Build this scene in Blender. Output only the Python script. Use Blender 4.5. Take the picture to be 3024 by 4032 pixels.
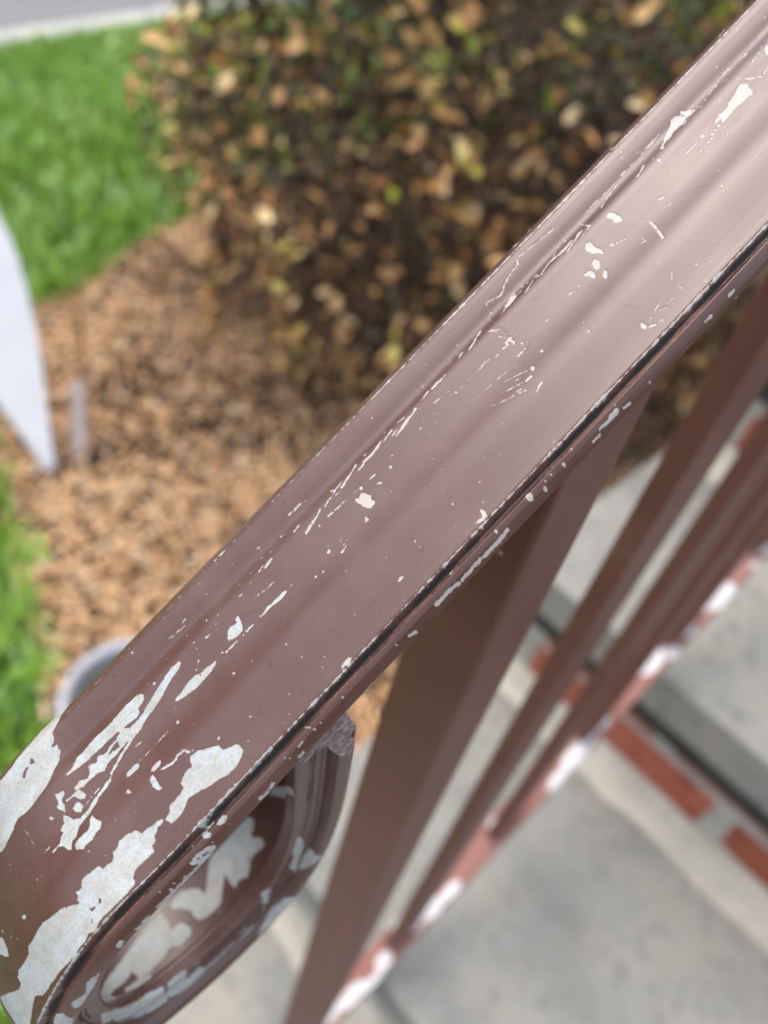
import bpy, bmesh, math, random
import numpy as np
from mathutils import Matrix, Vector
rng = np.random.default_rng(11)
random.seed(11)
SC = bpy.context.scene
COL = SC.collection
for o in list(bpy.data.objects):
    bpy.data.objects.remove(o)

# frame used below: x runs up the stairs, y from the garden side (-) to the stair side (+), z up,
# origin on the handrail; W() turns it into Blender's axes with the garden soil at z = 0
GZ = 1.30
def W(x, y, z):
    return (x, -y, z + GZ)

# ------------------------------------------------------------------ camera
cd = bpy.data.cameras.new('camera')
cam = bpy.data.objects.new('camera', cd)
COL.objects.link(cam)
SC.camera = cam
RIGHT = (0.7278, -0.6669, 0.1598)
DOWN = (-0.4079, -0.6083, -0.6808)
FWD = (0.5513, 0.4303, -0.7148)
m = Matrix(((RIGHT[0], -DOWN[0], -FWD[0]), (RIGHT[1], -DOWN[1], -FWD[1]), (RIGHT[2], -DOWN[2], -FWD[2]))).to_4x4()
m.translation = W(-0.0937, 0.0732, 0.1215)
cam.matrix_world = m
cd.sensor_fit = 'VERTICAL'
cd.sensor_height = 36.0
cd.sensor_width = 27.0
cd.lens = 27.04
cd.clip_start = 0.005
cd.clip_end = 500
cd.dof.use_dof = True
cd.dof.focus_distance = 0.170
cd.dof.aperture_fstop = 7.1

# ------------------------------------------------------------------ sky, sun, exposure
SUN_EL, SUN_AZ = math.radians(70), math.radians(2)
w = bpy.data.worlds.new('World')
SC.world = w
w.use_nodes = True
nt = w.node_tree
sky = nt.nodes.new('ShaderNodeTexSky')
sky.sky_type = 'NISHITA'
sky.sun_disc = False
sky.sun_elevation = SUN_EL
sky.sun_rotation = SUN_AZ
sky.air_density = 1.0
sky.dust_density = 4.0
sky.ozone_density = 1.0
bg = nt.nodes['Background']
bg.inputs['Strength'].default_value = 0.15
grey = nt.nodes.new('ShaderNodeHueSaturation')      # cloud cover takes most of the blue out
grey.inputs['Saturation'].default_value = 0.62
nt.links.new(sky.outputs[0], grey.inputs['Color'])
nt.links.new(grey.outputs[0], bg.inputs[0])
sd = bpy.data.lights.new('sun', 'SUN')
sd.energy = 0.5
sd.angle = math.radians(130)
sd.color = (1.0, 0.98, 0.965)
sun = bpy.data.objects.new('sun', sd)
COL.objects.link(sun)
sdir = Vector((math.cos(SUN_EL) * math.sin(SUN_AZ), math.cos(SUN_EL) * math.cos(SUN_AZ), math.sin(SUN_EL)))
sun.rotation_euler = sdir.to_track_quat('Z', 'Y').to_euler()
SC.view_settings.view_transform = 'Standard'
SC.view_settings.look = 'None'
SC.view_settings.gamma = 1.0
SC.view_settings.exposure = 1.45
SC.view_settings.use_curve_mapping = False
SC.render.engine = 'CYCLES'
SC.cycles.max_bounces = 6

# ------------------------------------------------------------------ materials
class NT:
    def __init__(s, name):
        s.m = bpy.data.materials.new(name)
        s.m.use_nodes = True
        s.t = s.m.node_tree
        s.b = s.t.nodes['Principled BSDF']
    def n(s, typ, **kw):
        nd = s.t.nodes.new(typ)
        for k, v in kw.items():
            if k.startswith('i_'):
                key = k[2:].replace('_', ' ')
                nd.inputs[key].default_value = v
            else:
                setattr(nd, k, v)
        return nd
    def l(s, a, b):
        s.t.links.new(a, b)
    def noise(s, scale, detail=4, rough=.55, vec=None, dist=0.0):
        nd = s.n('ShaderNodeTexNoise', i_Scale=scale, i_Detail=detail, i_Roughness=rough, i_Distortion=dist)
        if vec is not None: s.l(vec, nd.inputs['Vector'])
        return nd.outputs['Fac']
    def coord(s, which='Object'):
        return s.n('ShaderNodeTexCoord').outputs[which]
    def scale(s, vec, xyz):
        nd = s.n('ShaderNodeMapping')
        nd.inputs['Scale'].default_value = xyz
        s.l(vec, nd.inputs['Vector'])
        return nd.outputs[0]
    def ramp(s, fac, stops, interp='LINEAR'):
        nd = s.n('ShaderNodeValToRGB')
        nd.color_ramp.interpolation = interp
        e = nd.color_ramp.elements
        while len(e) < len(stops): e.new(0.5)
        for i, (p, c) in enumerate(stops):
            e[i].position = p
            e[i].color = (c[0], c[1], c[2], 1) if not isinstance(c, (int, float)) else (c, c, c, 1)
        s.l(fac, nd.inputs[0])
        return nd.outputs[0]
    def mix(s, fac, a, b):
        nd = s.n('ShaderNodeMix', data_type='RGBA')
        for idx, v in ((0, fac), (6, a), (7, b)):
            if hasattr(v, 'links'): s.l(v, nd.inputs[idx])
            elif isinstance(v, (int, float)): nd.inputs[idx].default_value = v
            else: nd.inputs[idx].default_value = (v[0], v[1], v[2], 1)
        return nd.outputs[2]
    def math(s, op, a, b=None, clamp=False):
        nd = s.n('ShaderNodeMath', operation=op, use_clamp=clamp)
        for i, v in enumerate((a, b)):
            if v is None: continue
            if hasattr(v, 'links'): s.l(v, nd.inputs[i])
            else: nd.inputs[i].default_value = v
        return nd.outputs[0]
    def smooth(s, x, lo, hi, a=0.0, b=1.0):
        nd = s.n('ShaderNodeMapRange', interpolation_type='SMOOTHSTEP')
        s.l(x, nd.inputs[0])
        for i, v in zip((1, 2, 3, 4), (lo, hi, a, b)): nd.inputs[i].default_value = v
        return nd.outputs[0]
    def bump(s, h, strength, dist):
        nd = s.n('ShaderNodeBump')
        nd.inputs['Strength'].default_value = strength
        nd.inputs['Distance'].default_value = dist
        s.l(h, nd.inputs['Height'])
        s.l(nd.outputs[0], s.b.inputs['Normal'])
        return nd
    def col(s, c):
        if hasattr(c, 'links'): s.l(c, s.b.inputs['Base Color'])
        else: s.b.inputs['Base Color'].default_value = (c[0], c[1], c[2], 1)
    def rough(s, r):
        if hasattr(r, 'links'): s.l(r, s.b.inputs['Roughness'])
        else: s.b.inputs['Roughness'].default_value = r

def mat_rail():
    t = NT('chipped_brown_paint')
    oc = t.coord()
    at = lambda n: t.n('ShaderNodeAttribute', attribute_name=n).outputs['Fac']
    suv = t.n('ShaderNodeAttribute', attribute_name='su').outputs['Vector']
    chip = at('chip'); dirt = at('dirt'); rust = at('rust'); scr = at('scuff')
    nz = t.noise(2600, 5, .65, oc)
    nz2 = t.noise(700, 3, .5, oc)
    sdv = t.math('ADD', chip, t.math('ADD', t.math('MULTIPLY', t.math('SUBTRACT', nz, .5), .70), t.math('MULTIPLY', t.math('SUBTRACT', nz2, .5), .60)))
    sdv = t.math('SUBTRACT', sdv, t.math('MULTIPLY', t.smooth(t.noise(1300, 3, .6, oc), .62, .70), .45))
    msk = t.smooth(sdv, -.012, .03)
    # paint: brown with faint brush lines, dust and speckle
    br = t.noise(60, 5, .6, t.scale(suv, (.22, 26, 1)))
    blot = t.noise(55, 3, .5, oc)
    paint = t.mix(t.math('MULTIPLY', t.math('ADD', br, blot), .5), (.064, .027, .0195), (.098, .044, .033))
    spk = t.smooth(t.noise(420, 2, .5, oc), .70, .745)
    paint = t.mix(t.math('MULTIPLY', spk, .55), paint, (.035, .02, .018))
    # settled dust and pale specks
    dust = t.smooth(t.noise(38, 6, .7, oc), .42, .70)
    paint = t.mix(t.math('MULTIPLY', dust, .10), paint, (.26, .19, .16))
    fleck = t.smooth(t.noise(1050, 2, .5, oc), .735, .765)
    paint = t.mix(t.math('MULTIPLY', fleck, .5), paint, (.45, .38, .34))
    # primer under the paint
    pn = t.noise(190, 5, .65, oc); pn2 = t.noise(1500, 4, .7, oc)
    prim = t.mix(t.smooth(pn, .38, .62), (.33, .335, .305), (.36, .40, .40))
    prim = t.mix(t.math('MULTIPLY', t.smooth(pn2, .46, .64), .5), prim, (.24, .225, .20))
    sx = t.noise(230, 3, .6, t.scale(suv, (1, 9, 1)))
    prim = t.mix(t.math('MULTIPLY', t.smooth(sx, .54, .68), .55), prim, (.46, .32, .26))
    metal = t.smooth(t.noise(330, 5, .68, oc), .52, .64)
    prim = t.mix(t.math('MULTIPLY', metal, .5), prim, (.24, .245, .235))
    sepx = t.n('ShaderNodeSeparateXYZ'); t.l(suv, sepx.inputs[0])
    prim = t.mix(t.math('MULTIPLY', t.smooth(sepx.outputs[0], -.07, .03), .55), prim, (.43, .36, .31))
    edge = t.math('MULTIPLY', t.smooth(sdv, -.085, -.01), t.smooth(sdv, .07, .02))  # orange rim round each chip, with its shadow line painted dark
    c = t.mix(msk, paint, prim)
    c = t.mix(t.math('MULTIPLY', edge, .42), c, t.mix(nz2, (.06, .03, .022), (.34, .17, .11)))
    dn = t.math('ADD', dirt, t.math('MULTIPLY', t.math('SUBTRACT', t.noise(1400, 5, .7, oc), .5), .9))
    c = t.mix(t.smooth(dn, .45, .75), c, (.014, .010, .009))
    rn = t.math('ADD', rust, t.math('MULTIPLY', t.math('SUBTRACT', t.noise(900, 5, .7, oc), .5), 1.1))
    c = t.mix(t.math('MULTIPLY', t.smooth(rn, .5, .8), .8), c, (.42, .19, .13))
    c = t.mix(t.math('MULTIPLY', t.smooth(t.math('ADD', scr, t.math('MULTIPLY', t.math('SUBTRACT', nz, .5), .3)), -.08, .06), .62), c, (.030, .016, .014))
    t.col(c)
    rg = t.math('ADD', t.math('ADD', t.math('MULTIPLY', br, .16), t.math('MULTIPLY', dust, .07)), .22)
    rg = t.math('ADD', rg, t.math('MULTIPLY', t.smooth(dn, .45, .75), .4))
    t.rough(t.math('ADD', rg, t.math('MULTIPLY', msk, .22)))
    t.b.inputs['Specular IOR Level'].default_value = .55
    h = t.math('ADD', t.math('MULTIPLY', msk, -1.0), t.math('MULTIPLY', t.noise(1100, 4, .6, oc), .10))
    h = t.math('ADD', h, t.math('MULTIPLY', br, .17))
    h = t.math('ADD', h, t.math('MULTIPLY', t.noise(140, 4, .6, oc), .22))
    h = t.math('ADD', h, t.math('MULTIPLY', t.math('MULTIPLY', msk, pn2), .3))
    t.bump(h, .42, .00009)
    return t.m

def mat_iron(name, chips=0.0, c0=(.095, .033, .020), c1=(.150, .056, .037), rough=.5):
    t = NT(name)
    oc = t.coord()
    c = t.mix(t.noise(40, 4, .6, oc), c0, c1)
    wear = t.smooth(t.math('ADD', t.noise(75, 4, .6, oc), t.math('MULTIPLY', t.noise(400, 3, .6, oc), .12)), .755, .775)
    c = t.mix(t.math('MULTIPLY', wear, .8), c, (.42, .39, .37))
    c = t.mix(t.math('MULTIPLY', t.smooth(t.noise(22, 5, .65, oc), .55, .75), .35), c, (.20, .10, .07))
    if chips > 0:
        at = t.n('ShaderNodeAttribute', attribute_name='chip').outputs['Fac']
        sdv = t.math('ADD', at, t.math('MULTIPLY', t.math('SUBTRACT', t.noise(420, 4, .6, oc), .5), 5.0))
        mk = t.smooth(sdv, -.1, .2)
        c = t.mix(mk, c, t.mix(t.noise(160, 3, .5, oc), (.52, .50, .50), (.70, .68, .67)))
    t.col(c)
    t.rough(rough)
    t.bump(t.noise(260, 3, .6, oc), .15, .0006)
    return t.m

def mat_simple(name, stops, scale, rough=.8, detail=5, bump=.3, bdist=.003, bscale=None, coord='Object', stretch=None):
    t = NT(name)
    v = t.coord(coord)
    if stretch: v = t.scale(v, stretch)
    t.col(t.ramp(t.noise(scale, detail, .6, v), stops))
    t.rough(rough)
    if bump: t.bump(t.noise(bscale or scale * 5, 4, .6, v), bump, bdist)
    return t.m

def mat_concrete(name, base):
    t = NT(name)
    oc = t.coord()
    a = t.noise(6, 5, .6, oc); b = t.noise(45, 5, .65, oc); g = t.noise(420, 3, .6, oc)
    k = lambda f: tuple(x * f for x in base)
    c = t.ramp(a, [(.32, k(.70)), (.5, base), (.68, (base[0] * 1.22, base[1] * 1.16, base[2] * 1.05))])
    c = t.mix(t.math('MULTIPLY', t.smooth(t.noise(14, 4, .6, oc), .52, .62), .3), c, (base[0] * 1.08, base[1] * .98, base[2] * .84))
    c = t.mix(t.smooth(b, .52, .66), c, k(.72))
    c = t.mix(t.math('MULTIPLY', t.smooth(g, .56, .7), .5), c, (base[0] * 1.25, base[1] * 1.18, base[2] * 1.05))
    c = t.mix(t.math('MULTIPLY', t.smooth(g, .44, .3), .45), c, k(.6))
    t.col(c)
    t.rough(.88)
    t.bump(g, .35, .0025)
    return t.m

def mat_island(name, stops, rough=.6, trans=0.0, spec=.5, patch=None):
    """loose pieces: one colour per piece, picked by its island"""
    t = NT(name)
    r = t.n('ShaderNodeNewGeometry').outputs['Random Per Island']
    if patch:
        r = t.math('ADD', r, t.math('MULTIPLY', t.math('SUBTRACT', t.noise(patch, 3, .5, t.coord()), .5), 1.1), clamp=True)
    c = t.ramp(r, stops)
    t.col(c)
    t.rough(rough)
    t.b.inputs['Specular IOR Level'].default_value = spec
    if trans:
        t.b.inputs['Transmission Weight'].default_value = 0
    return t.m

# ------------------------------------------------------------------ object helpers
def tag(o, label=None, cat=None, group=None, kind=None):
    if label: o['label'] = label
    if cat: o['category'] = cat
    if group: o['group'] = group
    if kind: o['kind'] = kind
    return o

def link(name, me, parent=None):
    o = bpy.data.objects.new(name, me)
    COL.objects.link(o)
    if parent is not None:
        o.parent = parent
    return o

def empty(name, loc=(0, 0, 0)):
    o = link(name, None)
    o.location = loc
    return o

def mesh(name, V, F, mat, smooth=False, local=False):
    """V in the rail frame; faces given anticlockwise seen from outside in a right-handed frame get turned by W's mirror"""
    me = bpy.data.meshes.new(name)
    V = np.asarray(V, float)
    V = np.c_[V[:, 0], -V[:, 1], V[:, 2] + (0 if local else GZ)]
    me.from_pydata(V.tolist(), [], [tuple(f)[::-1] for f in F])
    me.materials.append(mat)
    if smooth:
        me.polygons.foreach_set('use_smooth', [True] * len(me.polygons))
    me.update()
    return me

def tri_soup(name, V, F, mat):
    """large meshes: V (n,3), F (m,k) arrays"""
    V = np.asarray(V, np.float32); F = np.asarray(F, np.int32)[:, ::-1]
    me = bpy.data.meshes.new(name)
    me.vertices.add(len(V))
    VV = np.c_[V[:, 0], -V[:, 1], V[:, 2] + GZ].astype(np.float32)
    me.vertices.foreach_set('co', VV.ravel())
    k = F.shape[1]
    me.loops.add(F.size)
    me.loops.foreach_set('vertex_index', np.ascontiguousarray(F).ravel())
    me.polygons.add(len(F))
    me.polygons.foreach_set('loop_start', np.arange(0, F.size, k, dtype=np.int32))
    me.update(calc_edges=True)
    me.materials.append(mat)
    return me

def box(x0, x1, y0, y1, z0, z1, bev=0.0, jit=0.0):
    bm = bmesh.new()
    vs = [bm.verts.new((x, y, z)) for x in (x0, x1) for y in (y0, y1) for z in (z0, z1)]
    for f in ((0, 1, 3, 2), (4, 6, 7, 5), (0, 4, 5, 1), (2, 3, 7, 6), (0, 2, 6, 4), (1, 5, 7, 3)):
        bm.faces.new([vs[i] for i in f])
    if bev:
        bmesh.ops.bevel(bm, geom=bm.edges[:], offset=bev, segments=2, affect='EDGES', profile=.6)
    if jit:
        for v in bm.verts:
            v.co += Vector([random.uniform(-jit, jit) for _ in range(3)])
    bmesh.ops.recalc_face_normals(bm, faces=bm.faces[:])
    V = [tuple(v.co) for v in bm.verts]
    bm.verts.index_update()
    F = [[v.index for v in f.verts] for f in bm.faces]
    bm.free()
    return V, F

def vnoise(x, seed, freq):
    r = np.random.default_rng(seed)
    tab = r.random(4096)
    p = np.asarray(x) * freq + 1000
    i = np.floor(p).astype(int); f = p - i
    f = f * f * (3 - 2 * f)
    return tab[i % 4096] * (1 - f) + tab[(i + 1) % 4096] * f

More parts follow.
